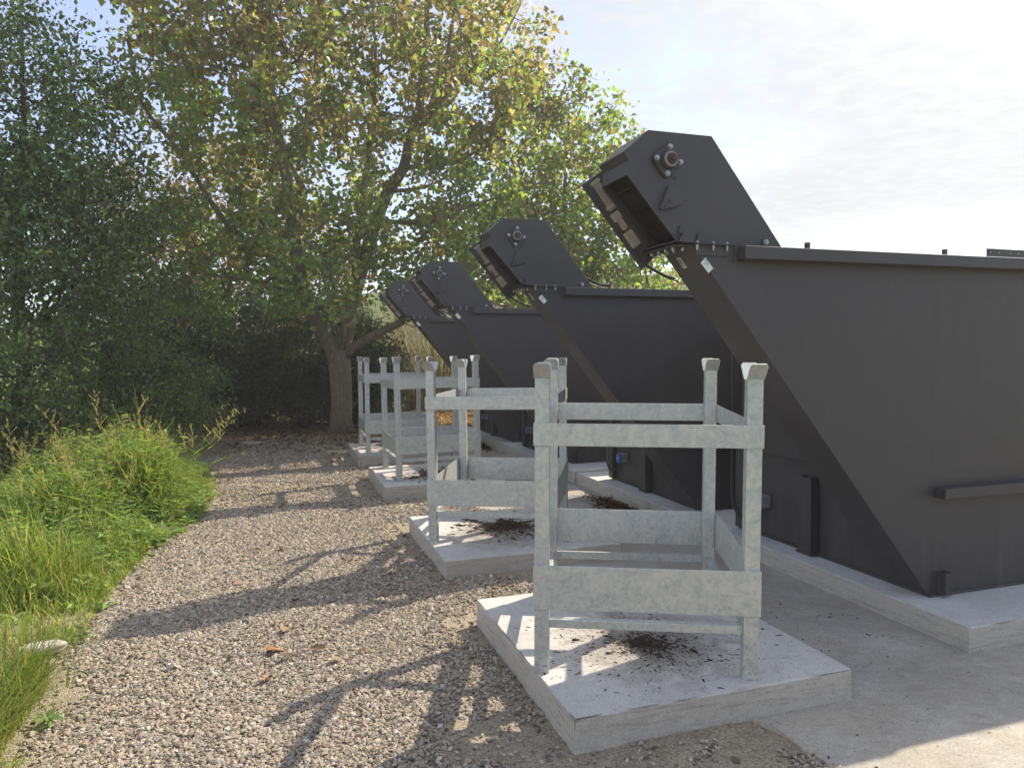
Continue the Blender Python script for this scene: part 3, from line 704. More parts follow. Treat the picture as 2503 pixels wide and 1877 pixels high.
def build_tree(root_name, base, limbs, attractors, label, cat, group, bark_m, leaf_m, leaf_fn, twig_r=.0045, exp=.48, rmax=.05, smooth_trunk=True, limb_sides=12):
    """limbs: list of (points, r_start, r_end). attractors are joined one by one to the nearest grown node."""
    e = empty(root_name, base); base = np.array(base, float)
    tag(e, label, cat, group)
    N = []; par = []; islimb = []
    tb = MB()
    for pts, r_a, r_b in limbs:
        rs_pts = resample(pts); k = len(rs_pts)
        rad = [r_a+(r_b-r_a)*(i/(k-1)) for i in range(k)]
        if pts is limbs[0][0]:
            for i in range(k):
                hgt = rs_pts[i][2]-base[2]
                if hgt < .6: rad[i] *= 1+.22*(max(0,.6-hgt)/.6)**2.4
        wob = [Vector(p-base)+Vector((mnoise.noise(Vector(p)*2.3)*.25*r_a, mnoise.noise(Vector(p)*2.3+Vector((9,0,0)))*.25*r_a, 0)) for p in rs_pts]
        tb.tube(wob, rad, limb_sides, True)
        st = len(N)
        for i,p in enumerate(rs_pts): N.append(p); par.append(st+i-1 if i else -1); islimb.append(rad[i])
    tb.build('trunk', bark_m, e, smooth=True)
    N = np.array(N); nl = len(N)
    buf = np.zeros((nl+len(attractors)*6, 3)); buf[:nl] = N; cnt = nl
    par = par+[0]*(len(buf)-nl)
    d0 = np.array([np.min(np.linalg.norm(N-a,axis=1)) for a in attractors]); order = np.argsort(d0)
    tips = []
    for ai in order:
        a = attractors[ai]; dv = buf[:cnt]-a; d = np.linalg.norm(dv,axis=1)
        cost = d + .45*np.maximum(0, dv[:,2])          # prefer to come from below
        j = int(np.argmin(cost)); p = buf[j]; L = d[j]; seg = int(np.clip(L/.28, 1, 5)); prev = j
        side = rng.normal(size=3)*.10*L
        for k in range(1, seg+1):
            u = k/seg; q_ = p+(a-p)*u+side*math.sin(math.pi*u)+np.array([0,0,.10*L*math.sin(math.pi*u)])
            if cnt >= len(buf): break
            buf[cnt] = q_; par[cnt] = prev; prev = cnt; cnt += 1
        tips.append(prev)
    cntd = np.zeros(cnt); 
    for t_ in tips: cntd[t_] += 1
    for i in range(cnt-1, nl-1, -1): cntd[par[i]] += cntd[i] if par[i] >= nl else 0
    ii = np.arange(nl, cnt); pp = np.array([par[i] for i in ii])
    rad = np.minimum(rmax, twig_r*np.maximum(1,cntd)**exp)
    rb = rad[ii]; ra = np.where(pp < nl, rad[ii]*1.15, np.minimum(rad[pp], rb*1.6))
    V_, f_ = frusta(buf[pp]-base, buf[ii]-base, ra, rb, 5)
    me = arr_mesh('branches', V_, f_, 4); me.polygons.foreach_set('use_smooth',[True]*len(me.polygons)); bo_ = mesh_obj('branches', me, bark_m, e); bo_['kind'] = 'stuff'
    segA, segB = buf[pp], buf[ii]; w = np.where(cntd[ii] <= 3, 1.0, 0.12)
    me = leaf_fn(segA-base, segB-base, w, base); mesh_obj('crown', me, leaf_m, e)
    return e
def leaf_cloud(n, spread, ln, wr, cols, wts, droop=.5, colfn=None, up=.5, var=.18):
    def fn(A, B, w, base):
        k = rng.choice(len(A), n, p=w/w.sum()); u = rng.random((n,1))
        pos = A[k]*(1-u)+B[k]*u; jit = rng.normal(size=(n,3))*spread; pos = pos+jit
        tip = rdir(n)*.9+jit/(np.linalg.norm(jit,axis=1,keepdims=True)+1e-6)*.5; tip[:,2] -= droop
        nr_ = rdir(n); nr_[:,2] += up
        l = ln*np.clip(rng.normal(1,.22,n),.5,1.6); c = palette(n, cols, wts, var)
        if colfn is not None: c = colfn(c, pos+base, n)
        return leaves_mesh('crown', pos, tip, nr_, l, l*wr, c)
    return fn
def in_blobs(n, blobs, shell=.0):
    out_ = []; vol = np.array([b[3]*b[4]*b[5] for b in blobs]); pr = vol/vol.sum()
    for b, m_ in zip(blobs, rng.multinomial(n, pr)):
        v = rdir(m_); r = rng.random((m_,1))**(1/3.)
        r = np.maximum(r, shell*rng.random((m_,1))**.3); out_.append(np.array(b[:3])+v*r*np.array(b[3:6]))
    return np.concatenate(out_)

TW = (-3.19,13.4,0)
limbs = [
 ([(-3.19,13.4,-.05),(-3.2,13.4,.33),(-3.17,13.4,.93),(-3.18,13.4,1.55)], .185, .205),
 ([(-3.2,13.39,1.28),(-3.35,13.25,1.67),(-3.49,13.1,2.0),(-3.65,12.9,2.45),(-3.72,12.8,2.85),(-3.82,12.7,3.81),(-3.96,12.6,5.06),(-4.11,12.6,5.97),(-4.12,12.6,6.79),(-4.06,12.6,9.49)], .145, .02),
 ([(-3.96,12.6,4.98),(-4.13,12.4,5.9),(-4.33,12.3,6.3),(-4.43,12.2,6.7),(-4.68,12.0,7.28),(-4.91,11.9,8.11)], .05, .015),
 ([(-3.17,13.4,1.41),(-3.06,13.5,2.14),(-2.97,13.55,2.58),(-2.77,13.7,3.27),(-2.55,13.8,4.01),(-2.32,13.9,4.59),(-2.07,14.0,5.06),(-1.88,14.0,5.7),(-1.75,14.1,6.23),(-1.66,14.2,7.26),(-1.59,14.3,8.36),(-1.55,14.4,10.0)], .165, .015),
 ([(-1.88,14.0,5.7),(-1.44,13.7,6.03),(-1.15,13.5,6.97),(-.97,13.4,7.92),(-.82,13.3,9.1)], .05, .012),
 ([(-1.77,14.1,6.08),(-.83,14.4,6.98),(-.23,14.6,7.59),(.28,14.8,8.58)], .045, .012),
 ([(-2.05,14.0,5.07),(-1.05,14.1,5.19),(-.38,14.2,5.66),(.44,14.3,6.57)], .05, .012),
 ([(-2.97,13.55,2.58),(-2.82,13.2,3.22),(-2.68,13.0,4.1),(-2.45,12.8,5.26),(-2.32,12.7,6.42),(-2.36,12.6,8.32)], .07, .012),
 ([(-3.13,13.38,1.36),(-2.95,13.3,1.6),(-2.67,13.2,1.76),(-2.31,13.1,1.93),(-1.87,12.95,2.11),(-1.27,12.8,2.5),(-.52,12.7,3.14),(.13,12.6,3.6)], .09, .012),
 ([(-2.54,13.8,4.04),(-1.74,13.4,3.92),(-.6,13.0,4.16),(.22,12.7,4.34),(.78,12.5,4.52)], .05, .012),
 ([(-3.72,12.8,2.85),(-4.34,12.5,3.3),(-4.85,12.2,3.8),(-5.38,11.9,4.8),(-5.94,11.8,5.59),(-6.08,11.7,6.7)], .06, .012),
 ([(-3.63,12.9,2.41),(-4.15,12.6,2.71),(-4.79,12.4,2.82),(-5.34,12.2,2.88)], .045, .012),
 ([(-3.15,13.36,1.45),(-3.08,13.25,1.79),(-3.08,13.2,2.10)], .055, .045),
 ([(-3.0,13.6,2.49),(-3.0,15.0,3.83),(-3.48,16.0,5.71),(-4.04,16.8,8.02)], .07, .015),
 ([(-3.82,12.7,3.81),(-4.2,14.3,5.0),(-5.35,15.6,6.59),(-6.42,16.4,8.18)], .06, .015),
 ([(-2.32,13.9,4.59),(-1.68,15.3,5.03),(-.64,16.3,5.86)], .05, .012),
 ([(-3.16,13.3,2.05),(-3.0,12.2,2.63),(-2.89,11.2,2.96)], .05, .012),
]
blobs = [(-3.2,13.4,6.6,3.9,3.4,3.6),(-1.5,13.8,7.4,2.3,2.6,3.0),(-5.0,13.0,5.6,2.3,2.4,3.4),(-5.6,12.4,3.3,1.3,1.4,1.0),(-3.3,12.2,3.0,2.0,1.6,.95),(-1.2,13.0,3.6,1.7,1.5,1.4),(-5.2,12.4,8.0,2.0,2.0,2.0),(-.6,13.6,5.4,1.3,1.8,1.8),(-4.3,11.9,3.1,1.7,1.2,.95),(-5.1,12.0,2.3,.9,.8,.7),(-3.0,11.6,2.7,1.0,.8,.6),(-2.2,12.8,2.4,.8,.6,.4),(.35,14.6,6.0,1.1,1.4,1.7)]
att = in_blobs(1250, blobs)
def autumn(c, pos, n):
    # real leaf colour change: clusters of browned leaves, more of them high in the crown
    k = np.array([mnoise.noise(Vector(p)*.9) for p in pos[::1]])
    pr = np.clip(.17+.12*(pos[:,2]-3.0)+.55*k, .03, .82); m_ = rng.random(n) < pr
    br = palette(n, [(.21,.17,.095),(.18,.135,.09),(.25,.21,.09),(.14,.105,.075)], [4,3,3,2]); c[m_] = br[m_]; return c
build_tree('poplar_tree', TW, limbs, att, 'large poplar with forked trunk and browning leaves, standing beside the farthest rack', 'tree', None, BARK, LEAF,
           leaf_cloud(45000, .125, .100, .95, [(.15,.215,.065),(.185,.25,.075),(.235,.28,.085),(.125,.19,.08)], [4,4,2,3], .55, autumn))
# second poplar behind the machines
att = in_blobs(560, [(1.35,15.8,5.3,1.5,1.7,2.3),(1.9,15.6,4.2,1.6,1.7,2.1),(.2,15.6,3.6,2.1,1.8,1.6),(2.7,15.2,3.2,1.2,1.2,1.1)])
def yel(c, pos, n):
    m_ = rng.random(n) < .2; br = palette(n, [(.19,.15,.03),(.15,.09,.028)], [3,2]); c[m_] = br[m_]; return c
build_tree('poplar_tree', (.9,16.2,0), [([(.9,16.2,-.05),(.95,16.2,1.5),(1.0,16.1,3.0),(1.2,16.0,5.0),(1.3,15.9,6.9)], .13, .015),
     ([(.97,16.2,2.0),(1.6,15.9,3.0),(2.2,15.6,4.4),(2.5,15.5,5.6)], .06, .012), ([(.97,16.2,1.8),(.1,15.9,2.8),(-.5,15.6,3.9)], .06, .012),([(.97,16.2,1.6),(1.9,15.6,2.2),(2.9,15.3,2.9)], .05, .012)],
     att, 'smaller green poplar rising behind the black hopper heads against open sky', 'tree', None, BARK, LEAF,
     leaf_cloud(14000, .14, .108, .95, [(.13,.20,.05),(.16,.235,.055),(.21,.265,.065),(.10,.165,.055)], [3,4,3,2], .55, yel))
att = in_blobs(420, [(-7.4,19,4.6,2.4,1.8,2.6),(-9.6,18.5,4.0,2.2,1.8,2.4),(-5.4,19.5,3.8,1.6,1.5,1.8)])
build_tree('browning_tree', (-7.6,19,0), [([(-7.6,19,-.1),(-7.5,19,1.5),(-7.4,19,3.4),(-7.3,19,6.6)], .13, .015), ([(-7.5,19,1.6),(-8.6,18.7,3.0),(-9.6,18.5,4.6)], .07, .012), ([(-7.5,19,1.4),(-6.3,19.3,2.8),(-5.4,19.5,4.2)], .06, .012)],
     att, 'thin reddish brown tree in the background between the elm and the large poplar', 'tree', None, BARK_DARK, LEAF,
     leaf_cloud(17000, .2, .10, .8, [(.20,.12,.07),(.16,.10,.06),(.13,.13,.05),(.24,.16,.09)], [3,3,2,2], .5))
# dark elms on the left
GREENS = [(.105,.15,.055),(.075,.115,.05),(.13,.18,.06),(.20,.255,.075)]
att = in_blobs(620, [(-6.9,10.4,4.5,1.6,1.6,2.2),(-7.6,10.2,3.0,1.8,1.5,2.0),(-6.3,10.4,3.0,1.5,1.4,1.7)])
build_tree('elm_tree', (-7.15,10.4,0), [([(-7.15,10.4,-.05),(-7.05,10.4,1.2),(-7.1,10.4,2.6),(-6.95,10.4,4.2),(-6.9,10.4,6.2)], .13, .015),
     ([(-7.1,10.4,1.5),(-6.5,10.2,2.3),(-5.9,10.1,2.9)], .05, .012), ([(-7.1,10.4,2.2),(-7.8,10.1,3.0),(-8.3,10,4.0)], .05, .012), ([(-7.1,10.4,1.0),(-6.4,10.0,1.6),(-5.6,9.8,1.8)], .035, .01)],
     att, 'dark green elm on the left, its rounded top against the blue sky', 'tree', None, BARK_DARK, LEAF_DARK,
     leaf_cloud(34000, .16, .080, .56, GREENS, [4,4,3,1.6], .4, None, .5, .34))
att = in_blobs(420, [(-8.9,10.2,6.2,1.6,1.6,2.6),(-9.3,10.2,4.0,1.8,1.5,2.2)])
build_tree('elm_tree', (-9.2,10.6,0), [([(-9.2,10.6,-.05),(-9.1,10.6,2.2),(-9.0,10.4,4.6),(-8.9,10.3,7.6)], .14, .015), ([(-9.1,10.6,2.0),(-8.5,10.3,3.2),(-8.3,10.1,4.4)], .05, .012)],
     att, 'tall dark elm at the very left edge, with a brownish upper crown', 'tree', None, BARK_DARK, LEAF_DARK,
     leaf_cloud(26000, .18, .072, .58, [(.11,.095,.07),(.13,.10,.075),(.075,.105,.06)], [4,3,3], .4))
# shrubs: many-stemmed
def shrub(name, x, y, r, h, label, n_att, n_leaf, cols, wts, ln=.06, wr=.5, leafm=None, grp='dark shrubs along the left side', barkm=None, spread=.10, stems=7, low=.1, up=.5):
    lb = []
    rs = random.Random(int(x*100+y*10))
    for k in range(stems):
        a = rs.uniform(0,6.28); d_ = rs.uniform(.2,.75)*r
        lb.append(([(x+.08*math.cos(a), y+.08*math.sin(a), -.03),(x+d_*.35*math.cos(a), y+d_*.35*math.sin(a), h*.35),(x+d_*math.cos(a), y+d_*math.sin(a), h*rs.uniform(.7,.92))], .03, .008))
    att_ = in_blobs(n_att, [(x,y,h*.52,r,r,h*.5),(x,y,h*.28,r*1.0,r*1.0,h*.3)], .35); att_ = att_[att_[:,2] > low]
    return build_tree(name, (x,y,0), lb, att_, label, 'shrub', grp, barkm or BARK_DARK, leafm or LEAF_DARK, leaf_cloud(n_leaf, spread, ln, wr, cols, wts, .3, None, up), twig_r=.003, rmax=.02, limb_sides=6)
SH = [(-6.3,8.7,1.25,2.3,'dark leafy shrub directly behind the tallest seed heads, below the elm'),
      (-5.5,10.6,1.35,2.9,'dark bushy shrub with bare arching twigs, right of the elm trunk'),
      (-7.6,7.9,1.3,1.9,'low dark shrub at the left edge behind the grass'),
      (-8.5,9.3,1.3,1.9,'shrub at the left edge between the two elm trunks')]
for (x,y,r,h,l) in SH: shrub('leafy_shrub', x, y, r, h, l, 260, 13000, GREENS, [4,3,3,1], .062, .5)
HD = [(-8.4,14.8,1.25,3.0,'leftmost laurel of the dark hedge, half hidden by the shrubs'),
      (-6.9,14.6,1.25,2.8,'dark laurel in the hedge left of the lone low branches of the poplar'),
      (-5.5,14.7,1.25,2.7,'dark laurel in the middle of the hedge behind the gravel'),
      (-4.2,14.8,1.2,2.6,'dark laurel immediately left of the poplar trunk'),
      (-3.2,15.2,.95,2.3,'glossy laurel immediately right of the poplar trunk, behind the farthest rack'),
      (-7.4,16.6,1.35,3.7,'taller laurel in the second row of the hedge, farthest left'),
      (-5.9,16.7,1.35,3.6,'taller laurel in the second row, behind the middle of the hedge'),
      (-4.4,16.8,1.3,3.4,'taller laurel in the second row, left of the poplar fork')]
for (x,y,r,h,l) in HD: shrub('laurel_shrub', x, y, r, h, l, 230, 17000, [(.026,.046,.024),(.036,.058,.030),(.018,.032,.020)], [4,3,3], .085, .42, grp='laurels of the dark hedge', spread=.11, up=.2)
# brown twiggy shrub
e = empty('twiggy_shrub', (-2.0,19.2,0)); tag(e, 'brown almost leafless twiggy shrub between the hedge and the farthest hopper', 'shrub')
A = []; B = []; ra = []; rb = []
for k in range(620):
    a = rng.uniform(0,6.28); x, y = rng.uniform(-1.5,2.4), rng.uniform(-.7,.7); z = 0.; dx, dy = x*.35+rng.normal(0,.18), rng.normal(0,.15); r_ = .009; L = rng.uniform(1.6,3.1)
    p = np.array([x*.6,y*.6,0]); d = np.array([dx,dy,1.0])
    for j in range(7):
        d = d+rng.normal(0,.13,3)*[1,1,.3]; q_ = p+d/np.linalg.norm(d)*L/7; A.append(p); B.append(q_); ra.append(r_); r_ *= .8; rb.append(r_)
        if j > 1 and rng.random() < .6:
            d2 = d+rng.normal(0,.5,3); s2 = q_+d2/np.linalg.norm(d2)*L/6; A.append(q_); B.append(s2); ra.append(r_*.7); rb.append(r_*.3)
        p = q_
V_, f_ = frusta(A,B,np.array(ra),np.array(rb),4); TWIG = bark('twig_bark', (.12,.072,.042), (.27,.175,.10))
mesh_obj('stems', arr_mesh('stems', V_, f_, 4), TWIG, e)
A = np.array(A); B = np.array(B); me = leaf_cloud(5200, .06, .06, .5, [(.14,.13,.05),(.19,.13,.06),(.13,.085,.05)], [2,3,3])(A, B, np.ones(len(A)), np.array((0,0,0.)))
mesh_obj('crown', me, LEAF, e)
# bare arching twigs at the shrub
# ------------------------------------------------------------------ grass
def in_edge(x, y): return x < edge_x(y)
def blades(n, xs, ys, hts, wd, cols, bend, seg=4, lean=None):
    A_ = rng.uniform(0, 2*np.pi, n); dirx, diry = np.cos(A_), np.sin(A_)
    if lean is not None: dirx = dirx+lean[0]; diry = diry+lean[1]
    sx, sy = -np.sin(A_), np.cos(A_)
    V_ = []; 
    for k in range(seg+1):
        u = k/seg; off = bend*hts*u**2.0; z = hts*(u-.35*bend*u**2.2)
        w_ = wd*(1-u)**.7*(.55+.45*min(1,u*4)) if k < seg else wd*.04
        cx_, cy_ = xs+dirx*off, ys+diry*off
        V_.append(np.stack([cx_-sx*w_/2, cy_-sy*w_/2, z],1)); V_.append(np.stack([cx_+sx*w_/2, cy_+sy*w_/2, z],1))
    V_ = np.stack(V_,1).reshape(-1,3); b0 = np.arange(n)[:,None]*(2*(seg+1))
    f = np.concatenate([np.concatenate([b0+2*k, b0+2*k+1, b0+2*k+3, b0+2*k+2],1) for k in range(seg)])
    return V_, f, np.repeat(cols, 2*(seg+1), 0)
def tall(x, y):          # height of the stand: highest in its middle, low near the gravel
    d = edge_x(y)-x
    core = np.exp(-((y-6.9)/1.25)**2)*np.clip((d+.05)/.45,0,1)
    w_ = .80+.45*np.sin(x*3.7+y*2.1)*np.sin(y*4.3-x*1.3)
    return (.10+.16*np.clip(d/.5,0,1)+.44*core+.16*np.exp(-((y-4.4)/.9)**2)*np.clip(d/.45,0,1))*w_*(1-.58*np.clip((d-.75)/1.2,0,1))
n = 44000
ys = rng.uniform(1.6, 9.2, n*3); xs = edge_x(ys)-rng.exponential(.85, n*3)+.06
cl = np.array([mnoise.noise(Vector((x*1.6,y*1.6,3))) for x,y in zip(xs,ys)])
bare = np.exp(-((ys-3.75)/.45)**2)*np.clip(1.3-(edge_x(ys)-xs)/.35,0,1)
keep = (np.hypot((xs+2.34)*.8, ys-3.47) > .17)&(rng.random(n*3) > bare*.55)&(xs > -6.8)&(rng.random(n*3) < np.clip(.55+1.5*cl+.5*np.clip(edge_x(ys)-xs-.25,0,1),.03,1)); xs, ys = xs[keep][:n], ys[keep][:n]
n = len(xs); ht = tall(xs,ys)*np.clip(rng.normal(1,.3,n),.3,1.8)
cols = palette(n, [(.17,.25,.05),(.23,.31,.07),(.30,.35,.10),(.40,.38,.18),(.12,.20,.045)], [4,4,3,1.8,2])
V_, f_, c_ = blades(n, xs, ys, ht, np.clip(rng.normal(.0085,.003,n),.003,.017), cols, rng.uniform(.1,.9,n), 4, (.05,-.1))
tag(mesh_obj('grass', arr_mesh('grass', V_, f_, 4, c_), GRASS), 'bright yellow green grass growing along the left side of the gravel', 'grass', kind='stuff')
n = 3000; ys = rng.uniform(1.9,3.3,n); xs = edge_x(ys)-np.abs(rng.normal(0,.28,n))-.04
V2, f2_, c2 = blades(n, xs, ys, rng.uniform(.08,.38,n), rng.uniform(.005,.010,n), palette(n, [(.13,.20,.035),(.20,.27,.05),(.28,.27,.10)], [3,3,2]), rng.uniform(.2,1.1,n), 5, (.35,-.1))
V_ = np.concatenate([V_, V2]); n0 = len(V_)-len(V2)
gme = arr_mesh('leaning_grass', V2, f2_, 4, c2); GRASS_OBJ = mesh_obj('grass', gme, GRASS); tag(GRASS_OBJ, 'fine wiry grass leaning over the gravel in the near left corner', 'grass', kind='stuff')
# broad leaved weeds inside the stand
ws = []
wy = rng.normal(6.7, .95, 2600); wx = edge_x(wy)-rng.uniform(-.12,1.9,2600); A = []; B = []
lp = []; lt = []
for x, y in zip(wx, wy):
    h = float(tall(np.array(x),np.array(y)))*rng.uniform(.7,1.25); t_ = rng.normal(0,.14,2); 
    A.append((x,y,0)); B.append((x+t_[0]*h,y+t_[1]*h,h))
    for k in range(int(10+h*26)):
        u = rng.uniform(.12,1); a = rng.uniform(0,6.28); lp.append((x+t_[0]*h*u,y+t_[1]*h*u,h*u)); lt.append((math.cos(a),math.sin(a),rng.uniform(-.3,.5)))
lp, lt = np.array(lp), np.array(lt); n = len(lp)
V1, f1 = frusta(A, B, np.full(len(A),.0028), np.full(len(A),.0012), 3)
me = leaves_mesh('weeds', lp, lt, rdir(n)*.5+np.array([0,0,1]), np.clip(rng.normal(.075,.02,n),.02,.13), np.clip(rng.normal(.021,.006,n),.008,.036),
                 palette(n, [(.16,.27,.075),(.21,.33,.10),(.29,.36,.14),(.34,.28,.15)], [4,4,2,.7]), .1, .4)
o = mesh_obj('weeds', me, GRASS); tag(o, 'broad leaved green weeds mixed into the tallest part of the grass', 'weeds', kind='stuff')
me = arr_mesh('weed_stems', V1, f1, 4, np.tile((.16,.15,.05),(len(V1),1))); mesh_obj('stems', me, GRASS, o)
# seed heads, each a plant of its own
def seed_plant(x, y, h, lean, az, seed):
    rs = random.Random(seed); P = []; 
    for k in range(13):
        u = k/12; P.append(Vector((math.cos(az)*lean*h*u**2.2, math.sin(az)*lean*h*u**2.2, h*u*(1-.15*lean*u*u))))
    st = MB().tube(P, [.0026*(1-.6*k/12) for k in range(13)], 5)
    o = st.build('seed_grass', STEM)
    me = o.data; a = me.color_attributes.new('tint','FLOAT_COLOR','POINT'); a.data.foreach_set('color', [v for _ in me.vertices for v in (.22,.26,.07,1)])
    o.location = (x,y,0)
    pos, tip = [], []
    for br in range(9):                      # raceme of short side spikes
        u = .66+.34*br/9; i = u*12; p = P[min(11,int(i))].lerp(P[min(12,int(i)+1)], i-int(i)); a_ = rs.uniform(0,6.28) if br%2 else rs.uniform(0,6.28)
        L = .105*(1-.55*(br/9))*h/.9*rs.uniform(.7,1.2); d_ = Vector((math.cos(a_)*.75, math.sin(a_)*.75, .9)).normalized()
        for k in range(int(16*L/.06)):
            v_ = k/(16*L/.06); pos.append(p+d_*L*v_+Vector((rs.gauss(0,.0022),rs.gauss(0,.0022),rs.gauss(0,.0022)))); tip.append(d_*.8+Vector((rs.gauss(0,.4),rs.gauss(0,.4),rs.gauss(0,.3))))
    for k in range(14): pos.append(P[12]+Vector((rs.gauss(0,.003),rs.gauss(0,.003),rs.uniform(-.03,.012)))); tip.append(Vector((rs.gauss(0,.3),rs.gauss(0,.3),1)))
    n = len(pos); pos = np.array([tuple(v) for v in pos]); tip = np.array([tuple(v) for v in tip])
    mesh_obj('seed_head', leaves_mesh('seed_head', pos, tip, rdir(n), np.full(n,.014), np.full(n,.0075), palette(n, [(.36,.33,.17),(.30,.30,.13),(.42,.35,.20)], [3,2,2])), GRASS, o)
    lf = []; lt_ = []
    for k in range(4):
        u = rs.uniform(.15,.6); i = u*12; p = P[int(i)]; a_ = rs.uniform(0,6.28); lf.append(tuple(p)); lt_.append((math.cos(a_),math.sin(a_),rs.uniform(.3,1.0)))
    mesh_obj('leaf', leaves_mesh('leaf', np.array(lf), np.array(lt_), np.tile((0,0,1.),(4,1)), np.array([.26,.30,.22,.25]), np.full(4,.013), palette(4, [(.14,.26,.04)], [1])), GRASS, o)
    return o
STEM = GRASS
rs = random.Random(21)
SEEDS = [(-3.75,6.6,1.18,.10,2.8,'tallest seed grass, its beige head rising highest against the dark shrubs'),
         (-3.62,6.5,1.16,.25,.3,'tall seed grass just right of the tallest one, head leaning right'),
         (-3.95,6.6,1.10,.35,3.3,'tall seed grass just left of the tallest one, head drooping left'),
         (-3.25,6.9,1.06,.62,.1,'arching seed grass whose head droops far right toward the dark hedge'),
         (-3.05,7.1,.98,.30,.4,'seed grass at the right end of the stand, near the gravel'),
         (-4.45,6.4,.95,.12,2.6,'seed grass left of the middle, standing a little apart'),
         (-5.0,6.2,.86,.28,3.2,'small seed grass near the left edge, leaning left')]
for i,(x,y,h,ln_,az,l) in enumerate(SEEDS):
    tag(seed_plant(x,y,h,ln_,az,100+i), l, 'seed grass', 'seed grasses standing above the weeds')
for k in range(60):
    y = rs.uniform(5.2,8.3); dd = rs.uniform(.05,2.0); x = float(edge_x(y))-dd
    tag(seed_plant(x,y,rs.uniform(.62,.98)*(1-.15*dd),rs.uniform(.1,.5),rs.uniform(0,6.28),200+k), 'beige seed head among the green weeds, lower than the tall ones', 'seed grass', 'seed grasses standing above the weeds')

# ------------------------------------------------------------------ gravel stones (scattered stuff)
def pad_dist(x, y):
    d = np.full(x.shape, 9.0); dx, dy = x-M0.x, y-M0.y
    for (px,py,pz,_) in PADS:
        qx, qy = x-px, y-py; u = qx*ES.x+qy*ES.y; v = qx*ET.x+qy*ET.y
        du = np.maximum(np.maximum(-u, u-1.2817), 0); dv = np.maximum(np.maximum(-v, v-1.3721), 0)
        inside = (u>-.01)&(u<1.29)&(v>-.01)&(v<1.38); dd = np.hypot(du,dv); dd[inside] = -1; d = np.minimum(d, dd)
    return d
def scatter(x0,x1,y0,y1,dens):
    n = int((x1-x0)*(y1-y0)*dens); return rng.uniform(x0,x1,n), rng.uniform(y0,y1,n)
parts = []
for (x0,x1,y0,y1,dens,rm) in ((-2.8,1.5,1.9,4.2,15500,.0055),(-3.4,.6,4.2,6.5,12500,.0060),(-4.4,.4,6.5,9.5,8000,.0070),(-6.5,-.6,9.5,13.0,3800,.0088)):
    x, y = scatter(x0,x1,y0,y1,dens)
    s = (x-M0.x)*ES.x+(y-M0.y)*ES.y; pd = pad_dist(x,y)
    nz = np.array([mnoise.noise(Vector((a*1.7,b*1.7,0)))+.5*mnoise.noise(Vector((a*6,b*6,4))) for a,b in zip(x,y)])
    pr = np.clip(1.15*(pd-.10+.45*nz)/.36, .05, 1); pr = np.where(pd<0,0,pr)
    ed = x-edge_x(y); pr = pr*np.clip((ed-.02+.22*nz)/.14, .03, 1)
    pr = pr*np.clip((-1.50-s+.12*nz)/.12, 0.012*(s<-.3), 1)*np.where(s > -2.4, np.clip(.6+nz*.9,.35,1), 1)
    far = np.clip((9.5-y)/1.5, .35, 1)*np.where((y>6.9)&(y<8.3)&(nz<.35), .22, 1); pr *= far
    k = rng.random(len(x)) < pr; x, y = x[k], y[k]; m_ = len(x)
    r = rm*np.clip(rng.lognormal(0,.36,m_), .35, 2.3); parts.append((x,y,r))
x = np.concatenate([p[0] for p in parts]); y = np.concatenate([p[1] for p in parts]); r = np.concatenate([p[2] for p in parts])
s_ = (x-M0.x)*ES.x+(y-M0.y)*ES.y; z = np.where(s_ > -1.6, .018, bed_h(x,y))+r*.25+rng.uniform(0,.006,len(x))
me = bpy.data.meshes.new('gravel'); me.vertices.add(len(x)); me.vertices.foreach_set('co', np.stack([x,y,z],1).astype(np.float32).ravel())
a = me.attributes.new('size','FLOAT','POINT'); a.data.foreach_set('value', r.astype(np.float32))
go = mesh_obj('gravel', me, STONE); tag(go, 'mixed grey and beige gravel covering the path left of the pads', 'gravel', kind='stuff')
ng = bpy.data.node_groups.new('gravel_scatter','GeometryNodeTree')
ng.interface.new_socket('Geometry', in_out='INPUT', socket_type='NodeSocketGeometry'); ng.interface.new_socket('Geometry', in_out='OUTPUT', socket_type='NodeSocketGeometry')
G = NT(ng); gi = G.n('NodeGroupInput'); gout = G.n('NodeGroupOutput'); join = G.n('GeometryNodeJoinGeometry')
for k in range(7):
    ic = G.n('GeometryNodeMeshIcoSphere', {'Radius':1.0,'Subdivisions':2})
    nz_ = G.n('ShaderNodeTexNoise', {'Vector':G.n('ShaderNodeVectorMath',{0:G.n('GeometryNodeInputPosition').outputs[0],1:(k*7.3,k*3.1,1.)},operation='ADD').outputs[0],'Scale':.95,'Detail':1.})
    off = G.n('ShaderNodeVectorMath', {0:nz_.outputs['Color'],1:(.5,.5,.5)}, operation='SUBTRACT').outputs[0]
    off = G.n('ShaderNodeVectorMath', {0:off,3:1.9}, operation='SCALE').outputs[0]
    sp = G.n('GeometryNodeSetPosition', {'Geometry':ic.outputs[0],'Offset':off})
    tf = G.n('GeometryNodeTransform', {'Geometry':sp.outputs[0],'Scale':(1.15,.85+.05*(k%3),.55+.06*(k%4))})
    gi2 = G.n('GeometryNodeGeometryToInstance', {0:tf.outputs[0]}); ng.links.new(gi2.outputs[0], join.inputs[0])
rv = G.n('FunctionNodeRandomValue', data_type='FLOAT_VECTOR'); rv.inputs[0].default_value = (-.6,-.6,0); rv.inputs[1].default_value = (.6,.6,6.28)
na_ = G.n('GeometryNodeInputNamedAttribute', data_type='FLOAT'); na_.inputs['Name'].default_value = 'size'
ri = G.n('FunctionNodeRandomValue', data_type='INT'); ri.inputs[4].default_value = 0; ri.inputs[5].default_value = 6
iop = G.n('GeometryNodeInstanceOnPoints', {'Points':gi.outputs[0],'Instance':join.outputs[0],'Pick Instance':True,'Rotation':rv.outputs[0],'Scale':na_.outputs[0],'Instance Index':ri.outputs[2]})
